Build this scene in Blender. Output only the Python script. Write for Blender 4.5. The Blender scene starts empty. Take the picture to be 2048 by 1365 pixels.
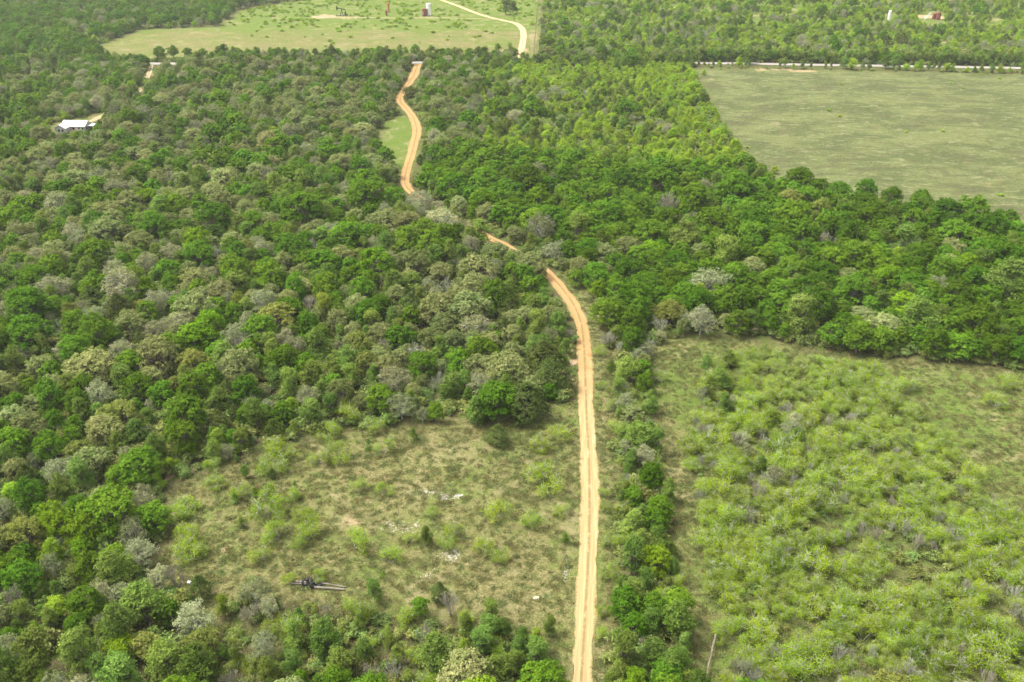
import bpy, math, random
import numpy as np
from mathutils import Vector, Matrix

sc = bpy.context.scene
col = sc.collection
R = math.radians
random.seed(7)
rng = np.random.default_rng(7)

# ------------------------------------------------------------------ camera, sky, sun, exposure
CAM_H = 95.5
PITCH = R(28.2)                       # below the horizon
FPX = 1750.0                          # focal length in photo pixels
cam_d = bpy.data.cameras.new('camera')
cam_d.lens = 36.0 * FPX / 2048
cam_d.sensor_width = 36.0
cam_d.clip_start = 0.5
cam_d.clip_end = 6000
cam = bpy.data.objects.new('camera', cam_d)
cam.location = (0, 0, CAM_H)
cam.rotation_euler = (math.pi / 2 - PITCH, 0, 0)
col.objects.link(cam)
sc.camera = cam

SUN_EL = R(60)
SUN_AZ = math.atan2(-0.97, 0.12)      # from +Y towards +X: high on the left
world = bpy.data.worlds.new('World')
sc.world = world
world.use_nodes = True
wn = world.node_tree.nodes
bg = wn['Background']
sky = wn.new('ShaderNodeTexSky')
sky.sky_type = 'NISHITA'
sky.sun_disc = False
sky.sun_elevation = SUN_EL
sky.sun_rotation = SUN_AZ
sky.altitude = 100
sky.air_density = 1.0
sky.dust_density = 6.0
sky.ozone_density = 1.0
hs = wn.new('ShaderNodeHueSaturation')
hs.inputs['Saturation'].default_value = 0.12
world.node_tree.links.new(sky.outputs[0], hs.inputs['Color'])
world.node_tree.links.new(hs.outputs[0], bg.inputs['Color'])
bg.inputs['Strength'].default_value = 0.15
sun_d = bpy.data.lights.new('sun', 'SUN')
sun_d.energy = 1.35
sun_d.angle = R(14)
sun_d.color = (1.0, 0.95, 0.86)
sun = bpy.data.objects.new('sun', sun_d)
sun_dir = Vector((math.sin(SUN_AZ) * math.cos(SUN_EL), math.cos(SUN_AZ) * math.cos(SUN_EL), math.sin(SUN_EL)))
sun.rotation_euler = sun_dir.to_track_quat('Z', 'Y').to_euler()
sun.location = (0, 0, 400)
col.objects.link(sun)
sc.view_settings.view_transform = 'Standard'
sc.view_settings.look = 'None'
sc.view_settings.exposure = 1.7
sc.view_settings.gamma = 1
sc.view_settings.use_curve_mapping = False
sc.render.engine = 'CYCLES'
sc.cycles.max_bounces = 10
sc.cycles.diffuse_bounces = 6
sc.cycles.transmission_bounces = 6
sc.cycles.volume_bounces = 0
sc.cycles.caustics_reflective = False
sc.cycles.caustics_refractive = False
sc.cycles.use_denoising = True
sc.cycles.denoiser = 'OPENIMAGEDENOISE'
sc.cycles.denoising_input_passes = 'RGB_ALBEDO_NORMAL'
sc.cycles.denoising_prefilter = 'ACCURATE'

CP, SP = math.cos(PITCH), math.sin(PITCH)


def ground_at(px, py, z=0.0):
    """photo pixel -> point of the place at height z"""
    a = (px - 1024.0) / FPX
    b = (682.5 - py) / FPX
    dx, dy, dz = a, CP + b * SP, -SP + b * CP
    t = (z - CAM_H) / dz
    return dx * t, dy * t


def to_px(x, y, z=0.0):
    dz = z - CAM_H
    dep = y * CP - dz * SP
    up = y * SP + dz * CP
    return 1024.0 + FPX * x / dep, 682.5 - FPX * up / dep, FPX / dep


def height(x, y):
    """gentle swell of the ground, levelling out far away"""
    f = np.clip(1.0 - (np.asarray(y) - 200.0) / 250.0, 0.0, 1.0)
    return f * (0.28 * np.sin(x / 15.0 + 0.6) * np.sin(y / 12.0 + 1.1) + 0.14 * np.sin(x / 7.5 + y / 8.6))


def hz(x, y):
    return float(height(x, y))


# ------------------------------------------------------------------ tagging and mesh helpers
def tag(o, label=None, cat=None, group=None, kind=None):
    if label: o['label'] = label
    if cat: o['category'] = cat
    if group: o['group'] = group
    if kind: o['kind'] = kind
    return o


def empty(name, loc, rz=0.0):
    o = bpy.data.objects.new(name, None)
    o.empty_display_size = 0.3
    o.location = loc
    o.rotation_euler = (0, 0, rz)
    col.objects.link(o)
    return o


class MB:
    """collects boxes, tubes and polygons for ONE mesh"""
    def __init__(s):
        s.v, s.f = [], []

    def add(s, vs, fs):
        k = len(s.v)
        s.v += [tuple(p) for p in vs]
        s.f += [tuple(i + k for i in f) for f in fs]
        return s

    def box(s, x0, x1, y0, y1, z0, z1):
        return s.add([(x0, y0, z0), (x1, y0, z0), (x1, y1, z0), (x0, y1, z0), (x0, y0, z1), (x1, y0, z1), (x1, y1, z1), (x0, y1, z1)],
                     [(0, 3, 2, 1), (4, 5, 6, 7), (0, 1, 5, 4), (1, 2, 6, 5), (2, 3, 7, 6), (3, 0, 4, 7)])

    def tube(s, p, q, r0, r1=None, n=8, cap=True):
        r1 = r0 if r1 is None else r1
        p, q = Vector(p), Vector(q)
        d = (q - p).normalized()
        a = d.orthogonal().normalized()
        b = d.cross(a)
        vs = []
        for c, r in ((p, r0), (q, r1)):
            for k in range(n):
                t = 2 * math.pi * k / n
                vs.append(c + a * (r * math.cos(t)) + b * (r * math.sin(t)))
        fs = [(k, (k + 1) % n, n + (k + 1) % n, n + k) for k in range(n)]
        if cap:
            fs += [tuple(range(n))[::-1], tuple(range(n, 2 * n))]
        return s.add(vs, fs)

    def bar(s, p, q, w, h):
        """rectangular bar between two points"""
        p, q = Vector(p), Vector(q)
        d = (q - p).normalized()
        a = d.cross(Vector((0, 0, 1)))
        a = a.normalized() if a.length > 1e-3 else Vector((1, 0, 0))
        b = a.cross(d)
        vs = [c + a * (i * w / 2) + b * (j * h / 2) for c in (p, q) for i, j in ((-1, -1), (1, -1), (1, 1), (-1, 1))]
        return s.add(vs, [(0, 3, 2, 1), (4, 5, 6, 7), (0, 1, 5, 4), (1, 2, 6, 5), (2, 3, 7, 6), (3, 0, 4, 7)])

    def prism(s, poly, y0, y1):
        """polygon in x,z pushed from y0 to y1"""
        n = len(poly)
        vs = [(x, y0, z) for x, z in poly] + [(x, y1, z) for x, z in poly]
        fs = [tuple(range(n)), tuple(range(n, 2 * n))[::-1]]
        fs += [(k, n + k, n + (k + 1) % n, (k + 1) % n) for k in range(n)]
        return s.add(vs, fs)

    def lathe(s, prof, n=24, c=(0, 0)):
        vs = []
        for r, z in prof:
            for k in range(n):
                t = 2 * math.pi * k / n
                vs.append((c[0] + r * math.cos(t), c[1] + r * math.sin(t), z))
        fs = []
        for i in range(len(prof) - 1):
            for k in range(n):
                fs.append((i * n + k, i * n + (k + 1) % n, (i + 1) * n + (k + 1) % n, (i + 1) * n + k))
        fs += [tuple(range(n))[::-1], tuple(range((len(prof) - 1) * n, len(prof) * n))]
        return s.add(vs, fs)

    def build(s, name, mat, parent=None, loc=None, smooth=False):
        me = bpy.data.meshes.new(name)
        me.from_pydata(s.v, [], s.f)
        me.materials.append(mat)
        if smooth:
            me.shade_smooth()
        o = bpy.data.objects.new(name, me)
        col.objects.link(o)
        if parent: o.parent = parent
        if loc: o.location = loc
        return o


# ------------------------------------------------------------------ materials
def new_mat(name):
    m = bpy.data.materials.new(name)
    m.use_nodes = True
    nt = m.node_tree
    nt.nodes.clear()
    out = nt.nodes.new('ShaderNodeOutputMaterial')
    return m, nt, nt.nodes, nt.links, out


def mixc(nt, fac, a, b, mode='MIX'):
    n = nt.nodes.new('ShaderNodeMix')
    n.data_type = 'RGBA'
    n.blend_type = mode
    for i, v in ((0, fac), (6, a), (7, b)):
        if isinstance(v, (int, float)):
            n.inputs[i].default_value = v
        elif isinstance(v, tuple):
            n.inputs[i].default_value = v + (1,) if len(v) == 3 else v
        else:
            nt.links.new(v, n.inputs[i])
    return n.outputs[2]


def mth(nt, op, a, b=None, c=None, clamp=False):
    n = nt.nodes.new('ShaderNodeMath')
    n.operation = op
    n.use_clamp = clamp
    for i, v in enumerate((a, b, c)):
        if v is None: continue
        if isinstance(v, (int, float)): n.inputs[i].default_value = v
        else: nt.links.new(v, n.inputs[i])
    return n.outputs[0]


def ramp(nt, fac, lo, hi, smooth=True):
    n = nt.nodes.new('ShaderNodeMapRange')
    n.interpolation_type = 'SMOOTHSTEP' if smooth else 'LINEAR'
    nt.links.new(fac, n.inputs[0])
    n.inputs[1].default_value = lo
    n.inputs[2].default_value = hi
    return n.outputs[0]


def noise(nt, vec, scale, detail=3.0, rough=0.6, dist=0.0):
    n = nt.nodes.new('ShaderNodeTexNoise')
    n.inputs['Scale'].default_value = scale
    n.inputs['Detail'].default_value = detail
    n.inputs['Roughness'].default_value = rough
    n.inputs['Distortion'].default_value = dist
    if vec is not None: nt.links.new(vec, n.inputs['Vector'])
    return n.outputs['Fac']


def geo_pos(nt):
    return nt.nodes.new('ShaderNodeNewGeometry').outputs['Position']


def leaf_mat(name, dark, light, trans=0.28, hue=0.02, val=0.35, far_green=None):
    m, nt, nd, lk, out = new_mat(name)
    at = nd.new('ShaderNodeAttribute')
    at.attribute_name = 'tone'
    oi = nd.new('ShaderNodeObjectInfo')
    c = mixc(nt, at.outputs['Fac'], dark, light)
    h = nd.new('ShaderNodeHueSaturation')
    lk.new(c, h.inputs['Color'])
    r1 = oi.outputs['Random']
    r2 = mth(nt, 'FRACT', mth(nt, 'MULTIPLY', r1, 17.31))
    lk.new(mth(nt, 'ADD', mth(nt, 'MULTIPLY', mth(nt, 'SUBTRACT', r1, 0.5), hue * 2), 0.5), h.inputs['Hue'])
    lk.new(mth(nt, 'ADD', mth(nt, 'MULTIPLY', r2, val), 1.0 - val * 0.5), h.inputs['Value'])
    h.inputs['Saturation'].default_value = 1.0
    c2 = mixc(nt, 1.0, h.outputs[0], oi.outputs['Color'], 'MULTIPLY')
    d = nd.new('ShaderNodeBsdfDiffuse')
    t = nd.new('ShaderNodeBsdfTranslucent')
    mx = nd.new('ShaderNodeMixShader')
    mx.inputs[0].default_value = trans
    lk.new(c2, d.inputs['Color'])
    lk.new(c2, t.inputs['Color'])
    lk.new(d.outputs[0], mx.inputs[1])
    lk.new(t.outputs[0], mx.inputs[2])
    lk.new(mx.outputs[0], out.inputs['Surface'])
    return m


def plain_mat(name, a, b, scale=2.0, rough=0.85, metal=0.0, bump=0.0, coords='Object', stretch=None, spec=0.3):
    """two-tone weathered surface"""
    m, nt, nd, lk, out = new_mat(name)
    tc = nd.new('ShaderNodeTexCoord')
    v = tc.outputs[coords]
    if stretch:
        mp = nd.new('ShaderNodeMapping')
        mp.inputs['Scale'].default_value = stretch
        lk.new(v, mp.inputs['Vector'])
        v = mp.outputs[0]
    n = noise(nt, v, scale, 5, 0.65)
    c = mixc(nt, ramp(nt, n, 0.3, 0.7), a, b)
    p = nd.new('ShaderNodeBsdfPrincipled')
    lk.new(c, p.inputs['Base Color'])
    p.inputs['Roughness'].default_value = rough
    p.inputs['Metallic'].default_value = metal
    p.inputs['Specular IOR Level'].default_value = spec
    if bump:
        bp = nd.new('ShaderNodeBump')
        bp.inputs['Strength'].default_value = bump
        lk.new(n, bp.inputs['Height'])
        lk.new(bp.outputs[0], p.inputs['Normal'])
    lk.new(p.outputs[0], out.inputs['Surface'])
    return m


LEAF = {
    'G': leaf_mat('green_oak_leaves', (0.060, 0.135, 0.008), (0.145, 0.248, 0.020), 0.34, 0.014, 0.45),
    'L': leaf_mat('lime_green_leaves', (0.165, 0.270, 0.014), (0.290, 0.400, 0.038), 0.36, 0.014, 0.4),
    'P': leaf_mat('pale_oak_leaves', (0.095, 0.150, 0.030), (0.310, 0.315, 0.125), 0.3, 0.018, 0.4),
    'Y': leaf_mat('golden_oak_leaves', (0.115, 0.160, 0.022), (0.265, 0.270, 0.070), 0.3, 0.012, 0.3),
    'K': leaf_mat('budding_grey_leaves', (0.120, 0.155, 0.050), (0.345, 0.350, 0.185), 0.3, 0.02, 0.35),
    'E': leaf_mat('upright_tree_leaves', (0.076, 0.142, 0.016), (0.190, 0.258, 0.052), 0.34, 0.02, 0.5),
    'J': leaf_mat('juniper_needles', (0.038, 0.062, 0.012), (0.090, 0.112, 0.028), 0.15, 0.012, 0.4),
    'M': leaf_mat('mesquite_leaves', (0.122, 0.212, 0.006), (0.310, 0.405, 0.026), 0.4, 0.010, 0.35),
    'S': leaf_mat('sapling_leaves', (0.055, 0.120, 0.014), (0.110, 0.185, 0.030), 0.3, 0.02, 0.4),
    'U': leaf_mat('brush_leaves', (0.100, 0.155, 0.022), (0.250, 0.285, 0.095), 0.3, 0.035, 0.6),
    'T': leaf_mat('grass_blades', (0.085, 0.115, 0.026), (0.230, 0.215, 0.090), 0.3, 0.05, 0.5),
}
BARK = plain_mat('grey_brown_bark', (0.07, 0.055, 0.042), (0.16, 0.14, 0.115), 3.0, 0.95)
TWIG = plain_mat('pale_grey_twigs', (0.19, 0.192, 0.14), (0.345, 0.345, 0.262), 0.8, 0.95)
TWIG_PINK = plain_mat('pinkish_grey_twigs', (0.175, 0.160, 0.112), (0.31, 0.285, 0.21), 0.8, 0.95)

# ------------------------------------------------------------------ the lie of the land, outlined on the ground
MEADOW = [(1150, 795), (1085, 832), (1010, 842), (900, 842), (800, 858), (700, 855), (560, 885), (470, 920), (400, 948), (345, 965), (328, 1040), (325, 1120), (350, 1180), (420, 1225), (520, 1190), (600, 1215), (700, 1225), (800, 1225), (900, 1250), (1000, 1260), (1080, 1290), (1135, 1375), (1215, 1375), (1234, 1000), (1228, 720), (1212, 630), (1168, 568), (1125, 545), (1110, 558), (1148, 640)]
FIELD = [(1296, 692), (1420, 668), (1600, 690), (1760, 715), (2080, 745), (2080, 1400), (1376, 1400), (1336, 1080), (1310, 860)]
PASTURE = [(1382, 137), (2120, 150), (2120, 492), (1880, 444), (1700, 414), (1570, 392), (1490, 318), (1420, 205)]
TOPFIELD = [(190, 95), (280, 60), (440, 54), (478, 20), (560, 8), (900, -35), (1072, -35), (1084, 0), (1076, 121), (1000, 119), (600, 119), (300, 121), (210, 116)]
GLADE = [(762, 248), (800, 232), (832, 240), (838, 310), (820, 352), (778, 340), (748, 285)]
YARD = [(165, 238), (215, 222), (200, 248), (135, 268), (98, 264), (110, 246)]
SCRUB = [(1400, 800), (1420, 735), (1490, 715), (1600, 715), (1720, 728), (1800, 790), (1860, 860), (1910, 915), (1985, 1010), (2080, 1100), (2080, 1400), (1450, 1400), (1428, 1230), (1404, 1060), (1378, 920)]
YELLOW = [(965, 135), (1060, 130), (1375, 126), (1425, 195), (1500, 330), (1560, 385), (1400, 352), (1200, 338), (1050, 335), (950, 290)]
TOPRIGHT = [(1088, -60), (2300, -60), (2300, 126), (1380, 118), (1088, 112)]
BAND = [(835, 345), (960, 320), (1200, 338), (1400, 352), (1500, 345), (1570, 392), (1700, 414), (1880, 444), (2120, 492), (2120, 745), (1760, 715), (1600, 690), (1420, 668), (1310, 690), (1240, 660), (1222, 622), (1172, 556), (1120, 530), (1010, 465), (880, 405)]
HEDGE = [(1240, 670), (1292, 692), (1306, 860), (1330, 1080), (1368, 1300), (1372, 1400), (1225, 1400), (1240, 1000), (1236, 800)]
LOWSCRUB = [(440, 1240), (520, 1195), (600, 1220), (800, 1230), (900, 1255), (1000, 1265), (1080, 1295), (1135, 1380), (430, 1420)]
LOWLEFT = [(-120, 930), (200, 930), (345, 965), (328, 1040), (325, 1120), (350, 1180), (430, 1235), (430, 1450), (-120, 1450)]


def world_poly(p):
    return np.array([ground_at(*q) for q in p])


POLY = {k: world_poly(v) for k, v in dict(meadow=MEADOW, field=FIELD, pasture=PASTURE, topfield=TOPFIELD, glade=GLADE, yard=YARD, scrub=SCRUB, yellow=YELLOW, topright=TOPRIGHT, band=BAND, hedge=HEDGE, lowscrub=LOWSCRUB, lowleft=LOWLEFT).items()}


def sdist(poly, x, y):
    """signed distance to a polygon in metres, positive inside"""
    x, y = np.asarray(x, float), np.asarray(y, float)
    inside = np.zeros(x.shape, bool)
    best = np.full(x.shape, 1e9)
    n = len(poly)
    for i in range(n):
        ax, ay = poly[i]
        bx, by = poly[(i + 1) % n]
        ex, ey = bx - ax, by - ay
        t = np.clip(((x - ax) * ex + (y - ay) * ey) / (ex * ex + ey * ey + 1e-9), 0, 1)
        best = np.minimum(best, (x - ax - t * ex) ** 2 + (y - ay - t * ey) ** 2)
        c = ((ay > y) != (by > y)) & (x < ex * (y - ay) / (ey if abs(ey) > 1e-9 else 1e-9) + ax)
        inside ^= c
    d = np.sqrt(best)
    return np.where(inside, d, -d)


def vnoise(x, y, s, seed=0):
    """smooth value noise, 0..1"""
    x, y = np.asarray(x) / s + 1000.37, np.asarray(y) / s + 1000.71
    xi, yi = np.floor(x).astype(np.int64), np.floor(y).astype(np.int64)
    fx, fy = x - xi, y - yi
    fx, fy = fx * fx * (3 - 2 * fx), fy * fy * (3 - 2 * fy)

    def hsh(a, b):
        h = (a * 374761393 + b * 668265263 + seed * 144665) & 0x7fffffff
        h = ((h ^ (h >> 13)) * 1274126177) & 0x7fffffff
        return ((h ^ (h >> 16)) & 0xffff) / 65535.0
    return (hsh(xi, yi) * (1 - fx) + hsh(xi + 1, yi) * fx) * (1 - fy) + (hsh(xi, yi + 1) * (1 - fx) + hsh(xi + 1, yi + 1) * fx) * fy


def sstep(a, b, x):
    t = np.clip((x - a) / (b - a), 0, 1)
    return t * t * (3 - 2 * t)


# ------------------------------------------------------------------ ground sheet
def grid_lines(fine0, fine1, d0, grow, far):
    mid = list(np.arange(fine0, fine1 + 1e-6, d0))
    up, d = [], d0
    while (up[-1] if up else mid[-1]) < far:
        d = min(d * grow, 60)
        up.append((up[-1] if up else mid[-1]) + d)
    return mid, up


mid, up = grid_lines(0, 90, 0.8, 1.022, 1500)
half = mid + up
xs = np.array([-v for v in half[:0:-1]] + half)
ys = [-1450.0, -700.0, -300.0, -120.0, -40.0, 0.0, 20.0]
v = 36.0
while v < 900:
    ys.append(v)
    v += max(0.7, 0.0075 * v)
while v < 1500:
    ys.append(v)
    v += 60
ys = np.array(ys)
GX, GY = np.meshgrid(xs, ys)
GZ = height(GX, GY)
nx, ny = len(xs), len(ys)
verts = np.stack([GX, GY, GZ], -1).reshape(-1, 3)
ii = (np.arange(ny - 1)[:, None] * nx + np.arange(nx - 1)[None, :]).reshape(-1)
faces = np.stack([ii, ii + 1, ii + nx + 1, ii + nx], -1)


def raw_mesh(name, verts, faces, mats, tone=None, mat_idx=None):
    me = bpy.data.meshes.new(name)
    nv, nf, k = len(verts), len(faces), faces.shape[1]
    me.vertices.add(nv)
    me.vertices.foreach_set('co', np.ascontiguousarray(verts, np.float32).ravel())
    me.loops.add(nf * k)
    me.loops.foreach_set('vertex_index', np.ascontiguousarray(faces, np.int32).ravel())
    me.polygons.add(nf)
    me.polygons.foreach_set('loop_start', np.arange(0, nf * k, k, dtype=np.int32))
    for m in mats: me.materials.append(m)
    if mat_idx is not None:
        me.polygons.foreach_set('material_index', np.ascontiguousarray(mat_idx, np.int32))
    me.update(calc_edges=True)
    if tone is not None:
        a = me.attributes.new('tone', 'FLOAT', 'FACE')
        a.data.foreach_set('value', np.ascontiguousarray(tone, np.float32))
    return me


fx, fy = verts[:, 0], verts[:, 1]
wob = (vnoise(fx, fy, 9, 1) - 0.5) * 5 + (vnoise(fx, fy, 3.5, 2) - 0.5) * 2.5
openness = np.zeros(len(fx))
for k, soft in (('meadow', 2.5), ('field', 2.5), ('pasture', 4), ('topfield', 6), ('glade', 3), ('yard', 3)):
    openness = np.maximum(openness, sstep(-soft, soft, sdist(POLY[k], fx, fy) + wob))
pasture = sstep(-4, 4, sdist(POLY['pasture'], fx, fy) + wob)
green = np.zeros(len(fx))
tpx, tpy, _ = to_px(fx, np.maximum(fy, 1.0))
green = np.maximum(green, sstep(-6, 10, sdist(POLY['topfield'], fx, fy)) * (0.15 + 0.35 * vnoise(fx, fy, 40, 5) + .35 * (tpy < 58) - .25 * (tpy > 62)))
green = np.maximum(green, 0.45 * sstep(-4, 10, sdist(POLY['field'], fx, fy)))
green = np.maximum(green, 0.7 * sstep(-3, 5, sdist(POLY['glade'], fx, fy)))
green = np.maximum(green, 0.55 * pasture)
tr = sstep(-5, 10, sdist(POLY['topright'], fx, fy))
openness = np.maximum(openness, .85 * tr)
green = np.maximum(green, .8 * tr)


def spot(px, py, rx, ry, w=1.0):
    """a patch of bare soil or lime rock lying at a photo position, radii in metres"""
    cx, cy = ground_at(px, py)
    d = np.sqrt(((fx - cx) / rx) ** 2 + ((fy - cy) / (1.25 * ry)) ** 2) + (vnoise(fx, fy, 2.2, int(px)) - 0.5) * 1.1 + (vnoise(fx, fy, 0.9, int(py)) - 0.5) * 0.7
    return w * (1 - sstep(0.45, 1.05, d))


sand = np.zeros(len(fx))
for s in ((338, 955, 1.0, 1.4), (700, 1040, 2.6, 2.0, .5), (735, 1010, 2, 1.5, .4), (668, 990, 2.2, 1.2, .5), (1140, 720, 1.6, 5, .9), (1142, 765, 1.2, 3, .8), (455, 1102, 1.0, .8, .7), (750, 1105, 2.5, 1.8, .4), (1090, 1165, 3, 2, .35),
          (1175, 640, 3, 9, .25), (1222, 690, 2, 5, .5), (1220, 850, 2.0, 9, .45), (1215, 1000, 1.5, 8, .35), (860, 940, 6, 4, .35), (1030, 925, 7, 4, .3),
          (202, 233, 5, 6, .6), (188, 240, 4, 3, .5), (655, 33, 14, 9, .95), (690, 36, 12, 6, .6), (775, 36, 14, 7, .45), (850, 36, 16, 7, .45),
          (1510, 32, 18, 7, .6), (1590, 20, 12, 7, .5), (1610, 33, 9, 5, .4), (1845, 33, 12, 10, .9), (1870, 36, 14, 8, .8), (1990, 40, 20, 6, .5), (1890, 85, 14, 5, .6), (2030, 12, 14, 8, .6), (1790, 45, 9, 6, .6), (1470, 30, 9, 6, .5),
          (1548, 250, 5, 7, .42), (1565, 268, 7, 5, .36), (1420, 158, 4, 4, .5), (1540, 140, 14, 4, .6), (1605, 142, 12, 4, .6), (1830, 200, 6, 4, .3), (1985, 372, 5, 2, .45), (2010, 408, 5, 3, .4), (1960, 365, 4, 2, .4), (1345, 710, 3, 3, .2), (1366, 780, 2.5, 2.5, .35), (1395, 705, 2.5, 2, .3), (1065, 75, 5, 20, .5), (1050, 100, 6, 6, .7), (300, 150, 3, 22, .8), (285, 178, 4, 8, .7), (1980, 790, 4, 3, .35), (1900, 760, 6, 3, .3), (2000, 860, 5, 3, .4)):
    sand = np.maximum(sand, spot(*s))
white = np.zeros(len(fx))
for s in ((848, 985, 1.3, .55), (868, 984, 1.6, .7), (892, 995, 1.6, .6), (915, 992, 1.0, .5), (1131, 1150, .55, 1.5), (1134, 1118, .6, .5, .8), (790, 1055, 3.0, 1.5, .55), (828, 1052, 1.6, 1, .7), (905, 1108, 1.6, .9, .65), (898, 1118, .7, .4, .9), (865, 1105, 2, 1.5, .4), (850, 1155, 1.8, 1.2, .45), (1141, 735, .7, 3, .5), (1062, 72, 3, 10, .5), (1012, 48, 3, 2, .6)):
    white = np.maximum(white, spot(*s))
openness *= 1 - 0.45 * sstep(-2, 4, sdist(POLY['scrub'], fx, fy) + wob)
gm = raw_mesh('ground', verts, faces, [])
za = gm.attributes.new('zone', 'FLOAT_COLOR', 'POINT')
za.data.foreach_set('color', np.stack([openness, green, sand, white], -1).astype(np.float32).ravel())
pa = gm.attributes.new('grazed', 'FLOAT', 'POINT')
pa.data.foreach_set('value', pasture.astype(np.float32))
gm.shade_smooth()


def ground_material():
    m, nt, nd, lk, out = new_mat('meadow_and_wood_floor')
    pos = geo_pos(nt)
    za = nd.new('ShaderNodeAttribute')
    za.attribute_name = 'zone'
    sep = nd.new('ShaderNodeSeparateColor')
    lk.new(za.outputs['Color'], sep.inputs[0])
    opn, grn, snd, wht = sep.outputs[0], sep.outputs[1], sep.outputs[2], za.outputs['Alpha']
    pat = nd.new('ShaderNodeAttribute')
    pat.attribute_name = 'grazed'
    n_big = noise(nt, pos, 0.055, 4, 0.6, 0.4)
    n_mid = noise(nt, pos, 0.35, 4, 0.65, 0.5)
    n_fine = noise(nt, pos, 2.6, 4, 0.7, 0.8)
    n_tiny = noise(nt, pos, 7.0, 2, 0.6, 0.3)
    # dry and green grass
    dry = mixc(nt, ramp(nt, n_fine, 0.32, 0.68), (0.072, 0.072, 0.022), (0.205, 0.180, 0.080))
    lush = mixc(nt, ramp(nt, n_fine, 0.3, 0.7), (0.052, 0.090, 0.014), (0.130, 0.165, 0.036))
    f = mth(nt, 'ADD', mth(nt, 'MULTIPLY', n_big, 0.6), mth(nt, 'MULTIPLY', n_mid, 0.6))
    f = mth(nt, 'ADD', f, mth(nt, 'MULTIPLY', mth(nt, 'SUBTRACT', grn, 0.25), 0.42))
    g = mixc(nt, ramp(nt, f, 0.39, 0.70), dry, lush)
    drift = noise(nt, pos, 0.10, 5, 0.75, 0.7)
    g = mixc(nt, mth(nt, 'MULTIPLY', ramp(nt, drift, 0.50, 0.66), 0.75), g, (0.205, 0.178, 0.088))
    g = mixc(nt, mth(nt, 'MULTIPLY', ramp(nt, noise(nt, pos, 0.22, 5, 0.75, 0.5), 0.54, 0.70), 0.5), g, (0.066, 0.085, 0.024))
    # grazed pasture: greyer green, long dry and dark streaks across the slope
    mp = nd.new('ShaderNodeMapping')
    mp.inputs['Scale'].default_value = (0.55, 1.0, 1.0)
    lk.new(pos, mp.inputs['Vector'])
    s_big = noise(nt, mp.outputs[0], 0.075, 5, 0.62, 0.6)
    s_mid = noise(nt, mp.outputs[0], 0.33, 4, 0.7, 0.5)
    pg = mixc(nt, ramp(nt, s_big, 0.40, 0.60), (0.058, 0.066, 0.024), (0.124, 0.132, 0.050))
    pg = mixc(nt, mth(nt, 'MULTIPLY', ramp(nt, s_mid, 0.53, 0.63), 0.7), pg, (0.235, 0.215, 0.120))
    pg = mixc(nt, mth(nt, 'MULTIPLY', ramp(nt, noise(nt, mp.outputs[0], 0.07, 5, 0.7, 0.8), 0.50, 0.62), 0.75), pg, (0.052, 0.045, 0.025))
    pg = mixc(nt, mth(nt, 'MULTIPLY', ramp(nt, n_fine, 0.45, 0.75), 0.45), pg, (0.095, 0.130, 0.045))
    pg = mixc(nt, ramp(nt, noise(nt, pos, 0.9, 5, 0.75, 0.6), 0.36, 0.66), mixc(nt, 0.5, pg, (0.045, 0.070, 0.022)), mixc(nt, 0.25, pg, (0.16, 0.17, 0.08)))
    g = mixc(nt, pat.outputs['Fac'], g, pg)
    # reddish weeds in drifts
    g = mixc(nt, mth(nt, 'MULTIPLY', ramp(nt, noise(nt, pos, 0.16, 5, 0.7, 0.4), 0.56, 0.74), 0.55), g, (0.125, 0.088, 0.046))
    # wood floor: leaf litter, moss and bare earth
    fl = mixc(nt, ramp(nt, n_fine, 0.3, 0.7), (0.052, 0.048, 0.020), (0.125, 0.105, 0.055))
    fl = mixc(nt, ramp(nt, n_mid, 0.42, 0.66), fl, (0.060, 0.090, 0.018))
    c = mixc(nt, opn, fl, g)
    # bare sand and lime rock
    sf = ramp(nt, mth(nt, 'ADD', snd, mth(nt, 'MULTIPLY', mth(nt, 'SUBTRACT', n_fine, 0.5), 0.9)), 0.32, 0.72)
    c = mixc(nt, sf, c, mixc(nt, n_mid, (0.27, 0.18, 0.10), (0.32, 0.24, 0.145)))
    wf = ramp(nt, mth(nt, 'ADD', wht, mth(nt, 'MULTIPLY', mth(nt, 'SUBTRACT', n_fine, 0.5), 2.0)), 0.45, 1.0)
    c = mixc(nt, wf, c, (0.40, 0.375, 0.33))
    # pale flecks of dead stalks
    c = mixc(nt, mth(nt, 'MULTIPLY', mth(nt, 'MULTIPLY', ramp(nt, n_tiny, 0.60, 0.72), opn), 0.6), c, (0.34, 0.30, 0.19))
    p = nd.new('ShaderNodeBsdfDiffuse')
    lk.new(c, p.inputs['Color'])
    bp = nd.new('ShaderNodeBump')
    bp.inputs['Strength'].default_value = 0.9
    bp.inputs['Distance'].default_value = 0.35
    lk.new(mth(nt, 'ADD', n_fine, mth(nt, 'MULTIPLY', n_tiny, 0.4)), bp.inputs['Height'])
    lk.new(bp.outputs[0], p.inputs['Normal'])
    lk.new(p.outputs[0], out.inputs['Surface'])
    return m


gm.materials.append(ground_material())
ground = bpy.data.objects.new('ground', gm)
col.objects.link(ground)
tag(ground, 'rolling ground of dry grass, green meadow and brown wood floor', kind='structure')


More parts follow.
